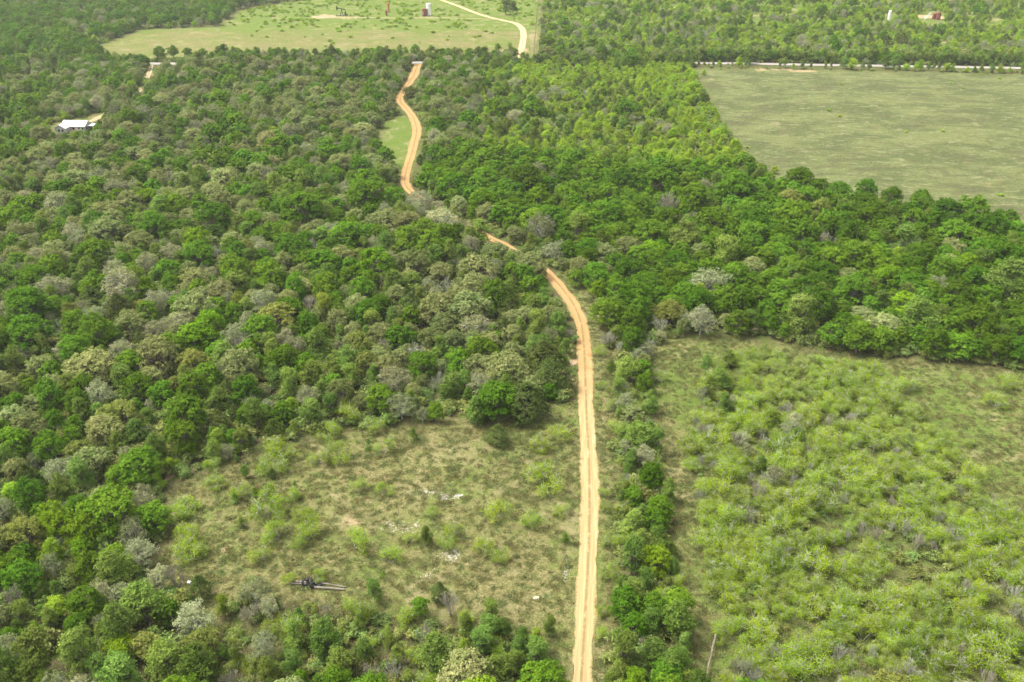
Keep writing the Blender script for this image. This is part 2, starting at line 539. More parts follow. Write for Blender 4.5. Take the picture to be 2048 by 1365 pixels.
# ------------------------------------------------------------------ tracks and road
def spline(pts, step=1.0):
    """Catmull-Rom through (x, y, width) and even sampling"""
    P = np.array(pts, float)
    P = np.vstack([2 * P[0] - P[1], P, 2 * P[-1] - P[-2]])
    out = []
    for i in range(1, len(P) - 2):
        n = max(2, int(np.linalg.norm(P[i + 1, :2] - P[i, :2]) / step))
        for k in range(n):
            t = k / n
            out.append(0.5 * (2 * P[i] + (P[i + 1] - P[i - 1]) * t + (2 * P[i - 1] - 5 * P[i] + 4 * P[i + 1] - P[i + 2]) * t * t + (3 * P[i] - P[i - 1] - 3 * P[i + 1] + P[i + 2]) * t ** 3))
    out.append(P[-2])
    return np.array(out)


def track(name, pix, mat, prof, lift=0.05, step=1.0, ragged=0.26):
    pts = [(*ground_at(a, b), w) for a, b, w in pix]
    S = spline(pts, step)
    T = np.gradient(S[:, :2], axis=0)
    T /= np.linalg.norm(T, axis=1)[:, None] + 1e-9
    N = np.stack([T[:, 1], -T[:, 0]], -1)
    L = np.concatenate([[0], np.cumsum(np.linalg.norm(np.diff(S[:, :2], axis=0), axis=1))])
    m = len(prof)
    V = np.zeros((len(S), m, 3))
    for j, (u, z) in enumerate(prof):
        w = S[:, 2] / 2 * u
        if abs(u) > 0.95:
            w = w + np.sign(u) * ((vnoise(L, L * 0 + u * 50, 1.7, 3) - 0.5) * ragged * 2 + (vnoise(L, L * 0 + u * 50, 7.0, 4) - 0.5) * ragged * 3)
        V[:, j, :2] = S[:, :2] + N * w[:, None]
        V[:, j, 2] = height(V[:, j, 0], V[:, j, 1]) + lift + z
    k = (np.arange(len(S) - 1)[:, None] * m + np.arange(m - 1)[None, :]).reshape(-1)
    F = np.stack([k, k + 1, k + m + 1, k + m], -1)
    F = F[:, ::-1]
    me = raw_mesh(name, V.reshape(-1, 3), F, [mat])
    a = me.attributes.new('across', 'FLOAT', 'POINT')
    a.data.foreach_set('value', np.tile([p[0] for p in prof], len(S)).astype(np.float32))
    a = me.attributes.new('along', 'FLOAT', 'POINT')
    a.data.foreach_set('value', np.repeat(L, m).astype(np.float32))
    me.shade_smooth()
    o = bpy.data.objects.new(name, me)
    col.objects.link(o)
    return o, S


def track_material(name, pale, tan, orange, o_lo=1e6, o_hi=2e6, strip=1.0):
    m, nt, nd, lk, out = new_mat(name)
    pos = geo_pos(nt)
    ac = nd.new('ShaderNodeAttribute'); ac.attribute_name = 'across'
    al = nd.new('ShaderNodeAttribute'); al.attribute_name = 'along'
    u = ac.outputs['Fac']
    n1 = noise(nt, pos, 0.25, 4, 0.6)
    n2 = noise(nt, pos, 3.0, 4, 0.7)
    cv = nd.new('ShaderNodeCombineXYZ')
    lk.new(mth(nt, 'MULTIPLY', u, 5.0), cv.inputs[0])
    lk.new(mth(nt, 'MULTIPLY', al.outputs['Fac'], 0.12), cv.inputs[1])
    n3 = noise(nt, cv.outputs[0], 1.0, 4, 0.65)      # streaks that run with the wheels
    c = mixc(nt, ramp(nt, n3, 0.35, 0.68), tan, pale)
    of = mth(nt, 'MULTIPLY', ramp(nt, al.outputs['Fac'], o_lo, o_hi), mth(nt, 'ADD', 0.62, mth(nt, 'MULTIPLY', n1, 0.6), None, True))
    c = mixc(nt, mth(nt, 'MULTIPLY', of, 0.7), c, orange)
    c = mixc(nt, mth(nt, 'MULTIPLY', mth(nt, 'MULTIPLY', ramp(nt, n1, 0.55, 0.72), of), 0.8), c, (0.25, 0.115, 0.038))
    c = mixc(nt, mth(nt, 'MULTIPLY', ramp(nt, n2, 0.5, 0.75), 0.3), c, (0.30, 0.21, 0.11))
    au = mth(nt, 'ABSOLUTE', u)
    # weedy crown between the wheel tracks and grass creeping in at the edges
    st = mth(nt, 'MULTIPLY', mth(nt, 'SUBTRACT', 1.0, ramp(nt, mth(nt, 'ADD', au, mth(nt, 'MULTIPLY', mth(nt, 'SUBTRACT', n2, 0.5), 0.35)), 0.08, 0.20)), ramp(nt, noise(nt, pos, 0.6, 3, 0.6), 0.28, 0.50))
    c = mixc(nt, mth(nt, 'MULTIPLY', st, 0.75 * strip), c, (0.125, 0.105, 0.045))
    ed = ramp(nt, mth(nt, 'ADD', au, mth(nt, 'MULTIPLY', mth(nt, 'SUBTRACT', n2, 0.5), 0.75)), 0.80, 1.02)
    c = mixc(nt, ed, c, (0.14, 0.125, 0.052))
    d = nd.new('ShaderNodeBsdfDiffuse')
    lk.new(c, d.inputs['Color'])
    bp = nd.new('ShaderNodeBump')
    bp.inputs['Strength'].default_value = 0.5
    bp.inputs['Distance'].default_value = 0.08
    lk.new(n2, bp.inputs['Height'])
    lk.new(bp.outputs[0], d.inputs['Normal'])
    lk.new(d.outputs[0], out.inputs['Surface'])
    return m


RUTS = [(-1, 0), (-.82, .005), (-.62, -.03), (-.42, -.035), (-.22, 0), (-.1, .035), (.1, .035), (.22, 0), (.42, -.035), (.62, -.03), (.82, .005), (1, 0)]
FLATP = [(-1, 0), (-.5, .03), (0, .05), (.5, .03), (1, 0)]
SANDY = track_material('sandy_track', (0.345, 0.240, 0.127), (0.280, 0.184, 0.083), (0.275, 0.158, 0.062), math.dist(ground_at(1160, 1420), ground_at(1174, 840)), math.dist(ground_at(1160, 1420), ground_at(1168, 680)))
SANDY2 = track_material('far_sandy_track', (0.42, 0.32, 0.19), (0.35, 0.25, 0.13), (0.36, 0.24, 0.12), 1e6, 2e6, 0.6)
SANDY3 = track_material('faint_sandy_spur', (0.33, 0.27, 0.165), (0.24, 0.205, 0.105), (0.4, 0.3, 0.16), 1e6, 2e6, 1.0)
GRAVEL = track_material('pale_gravel', (0.25, 0.232, 0.205), (0.19, 0.178, 0.158), (0.2, 0.19, 0.17), 1e6, 2e6, 0.0)
MAIN_PX = [(1160, 1420, 2.75), (1163, 1350, 2.75), (1170, 1230, 2.9), (1176, 1120, 3.2), (1179, 1020, 3.4), (1178, 920, 3.4), (1173, 830, 3.3), (1170, 750, 3.3), (1168, 695, 3.2), (1162, 645, 3.2), (1148, 610, 3.2), (1126, 580, 3.2), (1102, 555, 3.1), (1072, 531, 3.1), (1036, 508, 3.1), (998, 487, 3.2), (955, 464, 3.2), (910, 438, 3.2), (862, 410, 3.2), (828, 390, 3.3), (810, 366, 3.4), (814, 336, 3.4), (822, 312, 3.6), (829, 285, 4.0), (833, 260, 4.0), (827, 237, 3.9), (811, 216, 3.7), (800, 202, 3.7), (806, 184, 3.7), (817, 168, 4.0), (828, 150, 5.0), (833, 137, 4.6), (836, 129, 5.0)]
main_track, MAIN_S = track('dirt_track', MAIN_PX, SANDY, RUTS)
tag(main_track, 'two rut sandy dirt track winding up through the trees', kind='structure')
far_track, FAR_S = track('ranch_track', [(1036, 124, 4.2), (1040, 106, 4.2), (1045, 88, 4.4), (1047, 70, 4.4), (1043, 56, 4.4), (1030, 47, 4.2), (1005, 41, 4.0), (975, 34, 3.8), (945, 24, 3.8), (920, 14, 3.8), (893, 4, 3.8), (850, -12, 3.8), (800, -30, 3.8)], SANDY2, RUTS, step=2.0)
tag(far_track, 'sandy ranch track curving away across the far field', kind='structure')
spur_track, SPUR_S = track('spur_track', [(998, 39.5, 2.6), (930, 37.5, 2.6), (860, 36.5, 3.0), (790, 36.5, 3.0), (720, 36.0, 2.6), (670, 36.5, 3.0), (632, 37.5, 2.4)], SANDY3, RUTS, step=2.0, lift=0.09)
tag(spur_track, 'faint sandy spur leading left to the oil well', kind='structure')
road, ROAD_S = track('gravel_road', [(-200, 120, 6.5), (100, 126, 6.5), (300, 128, 6.5), (560, 127.5, 6.5), (838, 126, 6.5), (1040, 124.5, 6.5), (1380, 126.5, 6.0), (1600, 130, 6.0), (1800, 133, 6.0), (2048, 137, 6.0), (2250, 141, 6.0)], GRAVEL, FLATP, step=2.0, lift=0.13)
tag(road, 'straight pale gravel road crossing behind the pasture', kind='structure')
house_drive, DRIVE_S = track('house_drive', [(303, 131, 2.6), (300, 142, 2.6), (296, 152, 2.6), (290, 166, 2.6), (280, 180, 2.6), (250, 205, 2.6), (212, 228, 2.8), (190, 240, 3.0), (172, 246, 3.0)], SANDY3, RUTS, step=1.5, lift=0.07)
tag(house_drive, 'sandy two rut drive leading down to the white house', kind='structure')
TRACKS = [(MAIN_S, 1.9), (FAR_S, 2.6), (SPUR_S, 1.6), (ROAD_S, 3.6), (DRIVE_S, -1.2)]


def track_gap(x, y):
    """metres from a point to the edge of the nearest track"""
    return min(float(np.min(np.hypot(S[:, 0] - x, S[:, 1] - y))) - w for S, w in TRACKS)



# ------------------------------------------------------------------ large structure: house, oil field gear, fence
WHITE_METAL = plain_mat('white_metal_roof', (0.60, 0.61, 0.63), (0.72, 0.72, 0.73), 0.6, 0.45, 0.0, spec=0.4)
SIDING = plain_mat('pale_siding', (0.30, 0.30, 0.27), (0.40, 0.39, 0.36), 1.5, 0.8)
PORCH_WALL = plain_mat('tan_porch_wall', (0.34, 0.27, 0.23), (0.46, 0.38, 0.33), 1.5, 0.85)
TRIM = plain_mat('grey_brown_trim', (0.16, 0.14, 0.12), (0.24, 0.21, 0.18), 2.0, 0.8)
GLASS = plain_mat('dark_window_glass', (0.012, 0.014, 0.017), (0.03, 0.033, 0.036), 0.6, 0.12, spec=0.6)
CONCRETE = plain_mat('pale_concrete', (0.46, 0.44, 0.40), (0.58, 0.56, 0.51), 1.2, 0.9)
BLACK_STEEL = plain_mat('black_painted_steel', (0.018, 0.018, 0.020), (0.06, 0.055, 0.05), 1.5, 0.7)
RUST_ORANGE = plain_mat('orange_rust', (0.30, 0.12, 0.04), (0.46, 0.23, 0.09), 1.3, 0.85, bump=0.1)
RUST_DARK = plain_mat('dark_red_rust', (0.085, 0.028, 0.016), (0.21, 0.075, 0.038), 0.9, 0.85, bump=0.1, stretch=(1, 1, 0.25))
RUST_RED = plain_mat('red_rust', (0.105, 0.030, 0.018), (0.20, 0.075, 0.045), 0.9, 0.85, bump=0.1, stretch=(1, 1, 0.25))
WHITE_TANK = plain_mat('weathered_white_paint', (0.52, 0.50, 0.47), (0.76, 0.75, 0.73), 0.8, 0.6, stretch=(1, 1, 0.2))
FADED_WOOD = plain_mat('weathered_grey_wood', (0.10, 0.083, 0.062), (0.20, 0.172, 0.132), 1.5, 0.95, bump=0.2)
FENCE_WOOD = plain_mat('dark_cedar_post', (0.06, 0.048, 0.036), (0.13, 0.105, 0.08), 2.0, 0.95)
WIRE = plain_mat('galvanised_wire', (0.22, 0.21, 0.20), (0.32, 0.31, 0.30), 2.0, 0.6, 0.4)
RUBBER = plain_mat('black_rubber', (0.008, 0.008, 0.011), (0.030, 0.029, 0.032), 2.5, 0.75, bump=0.2)
BLUE_TARP = plain_mat('blue_tarpaulin', (0.015, 0.09, 0.17), (0.04, 0.16, 0.24), 1.5, 0.6)
PLASTIC = plain_mat('white_plastic_sheet', (0.72, 0.71, 0.72), (0.84, 0.83, 0.84), 1.5, 0.5)


def make_house():
    x, y = ground_at(146, 262)
    h = empty('house', (x, y, 0), R(-5))
    h.scale = (.76, .76, .76)
    tag(h, 'pale single storey farmhouse with white metal roof among the trees', 'house')
    # main block 13.4 x 7.4 with its ridge along x, front wing 6.2 wide at the left end
    a, b, e, rg = -5.2, 7.6, 3.0, 5.0
    y0, y1 = -1.0, 6.4
    m = MB()
    m.box(a, b, y0, y0 + .2, 0, e); m.box(a, b, y1 - .2, y1, 0, e)
    m.box(a, a + .2, y0 + .2, y1 - .2, 0, e); m.box(b - .2, b, y0 + .2, y1 - .2, 0, e)
    ym = (y0 + y1) / 2
    for xx in (a, b - .2):
        m.add([(xx, y0, e), (xx + .2, y0, e), (xx + .2, y1, e), (xx, y1, e), (xx, ym, rg - .12), (xx + .2, ym, rg - .12)],
              [(0, 1, 5, 4), (2, 3, 4, 5), (0, 4, 3), (1, 2, 5), (0, 3, 2, 1)])
    m.build('wall', SIDING, h)
    w0, w1, yw = -6.4, -0.4, -6.2
    xm = (w0 + w1) / 2
    m = MB()
    m.box(w0, w0 + .2, yw, y0 - .01, 0, e); m.box(w1 - .2, w1, yw, y0 - .01, 0, e); m.box(w0 + .2, w1 - .2, yw, yw + .2, 0, e)
    m.prism([(w0, e), (w1, e), (xm, rg - .35)], yw, yw + .2)
    m.build('wall', SIDING, h)
    m = MB()
    m.box(w1 + .02, 3.4, y0 - .16, y0 - .01, .15, e - .2)
    m.build('porch_wall', PORCH_WALL, h)
    # roofs: sheets with thickness, standing seams as sub-parts
    def roof(name, quads, seams):
        mm = MB()
        for q in quads:
            up = Vector((0, 0, .09))
            q = [Vector(p) for p in q]
            mm.add(q + [p + up for p in q], [(0, 3, 2, 1), (4, 5, 6, 7), (0, 1, 5, 4), (1, 2, 6, 5), (2, 3, 7, 6), (3, 0, 4, 7)])
        r = mm.build(name, WHITE_METAL, h)
        s = MB()
        for p, q in seams:
            s.bar(Vector(p) + Vector((0, 0, .11)), Vector(q) + Vector((0, 0, .11)), .05, .05)
        so = s.build('seam', WHITE_METAL, r)
        so['kind'] = 'stuff'
    ov = .45
    seams = [((t, y0 - ov, e - .24), (t, ym, rg)) for t in np.arange(w1 + .6, b + .4, .6)] + [((t, y1 + ov, e - .24), (t, ym, rg)) for t in np.arange(a, b + .4, .6)]
    roof('roof', [[(a - ov, y0 - ov, e - .24), (b + ov, y0 - ov, e - .24), (b + ov, ym, rg), (a - ov, ym, rg)],
                  [(a - ov, ym + .004, rg), (b + ov, ym + .004, rg), (b + ov, y1 + ov, e - .24), (a - ov, y1 + ov, e - .24)]], seams)
    rw = rg - .25
    seams = [((w0 - ov, t, e - .22), (xm, t, rw)) for t in np.arange(yw, y0 + 1, .6)] + [((w1 + ov, t, e - .22), (xm, t, rw)) for t in np.arange(yw, y0 - .4, .6)]
    roof('roof', [[(w0 - ov, yw - ov, e - .22), (xm, yw - ov, rw), (xm, ym - .3, rw), (w0 - ov, ym - .3, e - .22)],
                  [(xm + .004, yw - ov, rw), (w1 + ov, yw - ov, e - .22), (w1 + ov, y0 + .4, e - .22), (xm + .004, ym - .3, rw)]], seams)
    MB().box(b + .5, b + 3.6, y1 - 5.2, y1 + .3, 2.55, 2.68).build('lean_to_roof', WHITE_METAL, h)
    m = MB()
    for px_, py_ in ((b + 3.4, y1 - 5), (b + 3.4, y1)):
        p = MB().box(px_ - .07, px_ + .07, py_ - .07, py_ + .07, 0, 2.55).build('post', TRIM, h)
    f = MB().prism([(w0 - .45, e - .36), (xm, rw - .14), (w1 + .45, e - .36), (w1 + .45, e - .22), (xm, rw), (w0 - .45, e - .22)], yw - .5, yw - .46).build('fascia', TRIM, h)
    fx_ = b + ov
    MB().add([(fx_, y0 - ov, e - .38), (fx_, ym, rg - .14), (fx_, y1 + ov, e - .38), (fx_, y1 + ov, e - .24), (fx_, ym, rg), (fx_, y0 - ov, e - .24),
              (fx_ + .04, y0 - ov, e - .38), (fx_ + .04, ym, rg - .14), (fx_ + .04, y1 + ov, e - .38), (fx_ + .04, y1 + ov, e - .24), (fx_ + .04, ym, rg), (fx_ + .04, y0 - ov, e - .24)],
             [(0, 1, 4, 5), (1, 2, 3, 4), (11, 10, 7, 6), (10, 9, 8, 7), (0, 6, 7, 1), (1, 7, 8, 2), (3, 9, 10, 4), (4, 10, 11, 5), (2, 8, 9, 3), (5, 11, 6, 0)]).build('fascia', TRIM, h)
    MB().box(w1 + .3, 3.6, y0 - 2.6, y0 - .2, 0, .28).build('porch_slab', CONCRETE, h)

    def window(x0, x1, z0, z1, yy):
        fr = MB()
        fr.box(x0 - .08, x0, yy - .06, yy, z0 - .08, z1 + .08); fr.box(x1, x1 + .08, yy - .06, yy, z0 - .08, z1 + .08)
        fr.box(x0, x1, yy - .06, yy, z1, z1 + .08); fr.box(x0, x1, yy - .06, yy, z0 - .08, z0)
        w = fr.build('window', TRIM, h)
        MB().box(x0, x1, yy - .03, yy - .003, z0, z1).build('pane', GLASS, w)
    window(-4.6, -3.6, .95, 2.2, yw)
    window(-2.6, -1.7, .95, 2.2, yw)
    window(.8, 1.9, .9, 2.1, y0 - .16)
    window(6.0, 6.8, .95, 2.15, y0)
    d = MB().box(4.0, 4.95, y0 - .07, y0 - .003, .05, 2.15).build('door', GLASS, h)
    MB().box(4.82, 4.88, y0 - .12, y0 - .07, 1.0, 1.06).build('handle', WIRE, d)
    for s0, s1 in ((.2, 1.1), (3.4, 4.3)):
        g = MB().box(b + .003, b + .05, s0, s1, .95, 2.15).build('window', TRIM, h)
        MB().box(b + .05, b + .065, s0 + .08, s1 - .08, 1.03, 2.07).build('pane', GLASS, g)


make_house()
bx, by = ground_at(88, 258)
tp = MB()
tp.add([(-1.8, -1.2, 0), (1.8, -1.1, 0), (2.0, 1.2, 0), (-1.7, 1.3, 0), (-1.3, -.7, 1.1), (1.2, -.8, 1.35), (1.3, .8, 1.25), (-1.2, .8, 1.0), (0, 0, 1.6)],
       [(0, 1, 5, 4), (1, 2, 6, 5), (2, 3, 7, 6), (3, 0, 4, 7), (4, 5, 8), (5, 6, 8), (6, 7, 8), (7, 4, 8)])
t = tp.build('tarpaulin', BLUE_TARP, None, (bx, by, 0.0))
tag(t, 'dull blue tarpaulin heap left of the white roofed house', 'tarpaulin')


def make_pumpjack():
    x, y = ground_at(684, 32)
    p = empty('pumpjack', (x, y, 0), R(18))
    tag(p, 'black oil well pumpjack standing beside a sandy mound in the far field', 'pumpjack')
    MB().box(-3.0, 4.2, -.95, .95, 0.02, .34).build('skid', BLACK_STEEL, p)
    for sx, sy in ((-.95, -.85), (-.95, .85), (1.15, -.85), (1.15, .85)):
        MB().bar((sx, sy, .34), (.05, sy * .25, 4.75), .24, .24).build('leg', BLACK_STEEL, p)
    s = math.sin(R(14)); c = math.cos(R(14))
    piv = Vector((0.05, 0, 4.95))
    A, B = piv + Vector((-3.0 * c, 0, 3.0 * s)), piv + Vector((2.9 * c, 0, -2.9 * s))
    MB().bar(A, B, .38, .60).build('walking_beam', BLACK_STEEL, p)
    hh = MB()
    pts = []
    for k in range(7):
        t = R(-28 + k * 9.0)
        pts.append((piv.x - 4.0 * math.cos(t) + .1, piv.z + 4.0 * math.sin(t) + .55))
    hh.prism([(A.x + .25, A.z - .3), (A.x + .25, A.z + .35)] + pts[::-1], -.26, .26)
    hh.build('horsehead', BLACK_STEEL, p)
    MB().tube((-3.85, 0, 0.1), (-3.85, 0, 3.6), .05, n=6).build('polished_rod', WIRE, p)
    MB().tube((-3.85, 0, 0), (-3.85, 0, 1.1), .28, n=10).build('wellhead', BLACK_STEEL, p)
    MB().box(2.0, 3.1, -.55, .55, .34, 1.75).build('gearbox', BLACK_STEEL, p)
    for sy in (-.8, .8):
        MB().bar((2.55, sy, 1.3), (2.9, sy, 2.55), .2, .9).build('crank', BLACK_STEEL, p)
        MB().tube((2.85, sy - .02, 2.3), (B.x, sy * .8, B.z - .05), .11, n=6).build('pitman_arm', BLACK_STEEL, p)
    MB().box(3.4, 4.1, -.4, .4, .34, 1.2).build('motor', BLACK_STEEL, p)


make_pumpjack()


def tank(name, label, cat, px, py, rad, hgt, mat, roof_rise=.35, group=None, hatch=True, ladder=True, bands=True):
    x, y = ground_at(px, py)
    o = empty(name, (x, y, 0), R(random.uniform(-40, 40)))
    tag(o, label, cat, group)
    MB().lathe([(rad, 0), (rad, hgt)], 28).build('shell', mat, o, smooth=False)
    MB().lathe([(rad + .05, hgt + .003), (rad + .05, hgt + .07), (.25, hgt + .07 + roof_rise), (.02, hgt + .07 + roof_rise)], 28).build('roof', mat, o)
    if bands:
        for k in range(1, int(hgt / 1.6) + 1):
            z = k * hgt / (int(hgt / 1.6) + 1)
            MB().lathe([(rad + .002, z - .05), (rad + .035, z - .04), (rad + .035, z + .04), (rad + .002, z + .05)], 28).build('band', mat, o)
    if hatch:
        MB().tube((rad * .45, -rad * .3, hgt + roof_rise * .45), (rad * .45, -rad * .3, hgt + roof_rise + .35), .28, n=10).build('hatch', mat, o)
    if ladder:
        l = MB()
        for sx in (-.25, .25):
            l.tube((sx, -rad - .25, 0), (sx, -rad - .25, hgt + .6), .045, n=5)
        for k in range(int(hgt / .4)):
            l.tube((-.25, -rad - .25, .3 + k * .4), (.25, -rad - .25, .3 + k * .4), .03, n=4)
        l.build('ladder', mat, o)
    return o


tank('tank', 'tall white oil storage tank beside a shorter rusty one', 'tank', 857.5, 31.2, 1.75, 8.3, WHITE_TANK)
t = tank('tank', 'squat dark rusty tank in front of the tall white one', 'tank', 849.5, 32.4, 2.05, 5.0, RUST_DARK)
MB().bar((-.2, -2.1, .8), (-.2, -2.1, 3.9), .5, .04).build('paint_patch', WHITE_TANK, t)['label'] = 'pale worn paint patch'
t = tank('heater_treater', 'slim upright orange rusted vessel in the far field', 'oil vessel', 777.0, 25.5, 1.0, 6.6, RUST_ORANGE, .6, bands=True)
MB().tube((.55, 0, 7.0), (.55, 0, 8.1), .14, n=8).build('vent_stack', RUST_ORANGE, t)
tank('separator_vessel', 'short brown rusted vessel at the foot of the orange one', 'oil vessel', 773.2, 31.2, .75, 3.3, RUST_RED, .4, ladder=False)
tank('tank', 'narrow white upright tank standing among far green scrub', 'tank', 1777, 42.0, .95, 6.8, WHITE_TANK, .3)
tank('tank', 'left one of two red rusted tanks with a stair beside it', 'tank', 1868, 38.5, 1.5, 4.3, RUST_RED, .3)
tank('tank', 'right one of two red rusted tanks beyond the gravel road', 'tank', 1875.5, 40.0, 1.5, 4.8, RUST_RED, .3)
sx_, sy_ = ground_at(1858, 39.5)
st = empty('stairway', (sx_, sy_, 0), 0)
tag(st, 'pale metal stair climbing to a catwalk at the red tanks', 'stairway')
MB().bar((-3.4, -.5, .1), (0.2, -.5, 4.2), .08, .3).build('stringer', WHITE_TANK, st)
MB().bar((-3.4, .5, .1), (0.2, .5, 4.2), .08, .3).build('stringer', WHITE_TANK, st)
for k in range(12):
    tt = (k + .5) / 12
    MB().box(-3.4 + 3.6 * tt - .14, -3.4 + 3.6 * tt + .14, -.45, .45, .1 + 4.1 * tt, .14 + 4.1 * tt).build('tread', WHITE_TANK, st)
MB().box(.2, 5.4, -.6, .6, 4.15, 4.27).build('catwalk', RUST_ORANGE, st)
for yy in (-.55, .55):
    MB().bar((-3.4, yy, 1.1), (.2, yy, 5.2), .07, .07).build('handrail', WHITE_TANK, st)
    MB().bar((.2, yy, 5.2), (5.4, yy, 5.2), .07, .07).build('handrail', WHITE_TANK, st)
for xx in (.4, 5.2):
    MB().box(xx - .07, xx + .07, -.07, .07, 0, 4.15).build('post', WHITE_TANK, st)


# wire fence running away from the road, every post a part
def make_fence():
    pts = [ground_at(a, b) for a, b in ((1067.5, 112), (1069, 90), (1071.5, 60), (1074, 30), (1076, 8), (1078, -12))]
    P = spline([(x, y, 0) for x, y in pts], 7.0)
    f = empty('wire_fence', (P[0, 0], P[0, 1], 0))
    tag(f, 'dark cedar post and wire fence running away beside the ranch track', 'fence')
    base = MB().tube((0, 0, -.1), (0.04, .03, 1.75), .13, .10, n=6).build('post', FENCE_WOOD, f)
    first = True
    for i, p in enumerate(P[:-1]):
        o = base if first else base.copy()
        if not first:
            col.objects.link(o)
        first = False
        o.location = (p[0] - P[0, 0], p[1] - P[0, 1], 0)
        o.scale = (1, 1, random.uniform(.85, 1.25) if i % 6 else 1.7)
        o.rotation_euler = (random.uniform(-.06, .06), random.uniform(-.06, .06), random.uniform(0, 6))
    for z in (.45, .85, 1.25):
        w = MB()
        for a, b in zip(P[:-2], P[1:-1]):
            w.tube((a[0] - P[0, 0], a[1] - P[0, 1], z), (b[0] - P[0, 0], b[1] - P[0, 1], z), .012, n=3, cap=False)
        w.build('wire', WIRE, f)


make_fence()
gx, gy = ground_at(1041, 104)
g = empty('gate', (gx, gy, 0), R(4))
tag(g, 'dark pipe gate frame where the ranch track leaves the road', 'gate')
for xx in (-3.6, 5.6):
    MB().tube((xx, 0, -.1), (xx, 0, 4.2 if xx > 0 else 2.0), .13, n=8).build('gate_post', FENCE_WOOD, g)
gate = MB()
for z in (.4, .8, 1.2):
    gate.tube((-3.5, 0, z), (-1.0, 1.6, z), .04, n=5)
gate.tube((-1.0, 1.6, .35), (-1.0, 1.6, 1.3), .05, n=5)
gate.build('gate_leaf', WIRE, g)
for px_, py_, hgt_, lab in ((352, 131, 4.0, 'thin dark marker post beside the gravel road far left'), (361, 132, 1.4, 'short brown post right of the thin marker post'), (296, 133, 2.6, 'grey leaning gate post where the house drive meets the road')):
    xx, yy = ground_at(px_, py_)
    o = empty('roadside_post', (xx, yy, 0))
    tag(o, lab, 'post')
    MB().tube((0, 0, -.1), (.05, 0, hgt_), .12, .09, n=6).build('shaft', FENCE_WOOD, o)
    MB().box(-.22, .32, -.16, .16, 0, .35).build('footing', FENCE_WOOD, o)

# ------------------------------------------------------------------ trees: one prototype per kind and variant
DENS = {}


def unit(v):
    return v / (np.linalg.norm(v, axis=-1, keepdims=True) + 1e-9)


def leaf_quads(c, n, a, b, tone):
    """kite shaped leaf sprays: centre, normal, half length, half width"""
    t = unit(np.cross(n, rng.normal(size=n.shape)))
    s = np.cross(n, t)
    a = a[:, None]; b = b[:, None]
    droop = n * a * -0.25
    V = np.stack([c - t * a, c + s * b + droop * .2, c + t * a + droop, c - s * b + droop * .2], 1)
    F = np.arange(len(c) * 4).reshape(-1, 4)
    return V.reshape(-1, 3), F, tone


def on_lobes(lobes, count, zmin=-0.35, fill=0.12):
    """clump centres and normals on the outside of a set of ellipsoid lobes (x, y, z, rxy, rz)"""
    L = np.array(lobes)
    w = L[:, 3] ** 2
    C, N = [], []
    need = count
    while need > 0:
        m = need * 3 + 60
        k = rng.choice(len(L), m, p=w / w.sum())
        n = unit(rng.normal(size=(m, 3)))
        n[:, 2] = np.where(n[:, 2] < zmin, -n[:, 2], n[:, 2])
        rr = np.where(rng.random(m) < fill, rng.uniform(.45, .85, m), rng.normal(.98, .15, m))
        p = L[k, :3] + n * np.stack([L[k, 3], L[k, 3], L[k, 4]], -1) * rr[:, None]
        ok = np.ones(m, bool)
        for j in range(len(L)):
            d = (p - L[j, :3]) / np.array([L[j, 3], L[j, 3], L[j, 4]])
            ok &= ~((np.linalg.norm(d, axis=1) < 0.72) & (k != j) & (rr > .9))
        p, n = p[ok][:need], n[ok][:need]
        C.append(p); N.append(n)
        need -= len(p)
    return np.concatenate(C), np.concatenate(N)


def clumps_to_leaves(C, N, per, spread, a, b, jit=0.55, up=0.25, holes=0):
    if holes:
        ctr = C.mean(0)
        d = unit(C - ctr)
        keep = np.ones(len(C), bool)
        for _ in range(holes):
            h = unit(rng.normal(size=3)); h[2] = abs(h[2]) * .6
            keep &= ~((d @ unit(h)) > math.cos(rng.uniform(.10, .22)))
        C, N = C[keep], N[keep]
    ct = rng.random(len(C))
    k = np.repeat(np.arange(len(C)), per)
    off = rng.normal(size=(len(k), 3)) * spread
    off[:, 2] *= 0.6
    c = C[k] + off
    n = unit(N[k] + rng.normal(size=(len(k), 3)) * jit + np.array([0, 0, up]))
    n[:, 2] = np.where(n[:, 2] < -0.2, -n[:, 2], n[:, 2])
    ph = rng.uniform(0, 6.283, 6)
    low = .5 + .25 * np.sin(C[:, 0] * 1.1 + ph[0]) * np.sin(C[:, 1] * 1.2 + ph[1]) + .25 * np.sin(C[:, 2] * 1.3 + ph[2] + C[:, 0] * .7) * np.sin(C[:, 1] * .8 + ph[3]) + .2 * np.sin(C[:, 0] * 2.6 + ph[4]) * np.sin(C[:, 1] * 2.9 + ph[5])
    tone = np.clip(.30 * ct[k] + .28 * rng.random(len(k)) + .55 * (low[k] - .15), 0, 1)
    s = rng.uniform(.65, 1.3, len(k))
    return leaf_quads(c, unit(n), a * s, b * s, tone)


def tubes(segs):
    """segments (p, q, r0, r1, sides) -> quads"""
    V, F, k = [], [], 0
    for p, q, r0, r1, n in segs:
        p, q = np.asarray(p, float), np.asarray(q, float)
        d = q - p
        d = d / (np.linalg.norm(d) + 1e-9)
        a = np.cross(d, (0.31, 0.77, 0.55)); a /= np.linalg.norm(a) + 1e-9
        b = np.cross(d, a)
        t = np.arange(n) * 2 * math.pi / n
        ring = np.cos(t)[:, None] * a + np.sin(t)[:, None] * b
        V.append(p + ring * r0); V.append(q + ring * r1)
        i = np.arange(n)
        F.append(np.stack([k + i, k + (i + 1) % n, k + n + (i + 1) % n, k + n + i], -1))
        k += 2 * n
    return np.concatenate(V), np.concatenate(F)


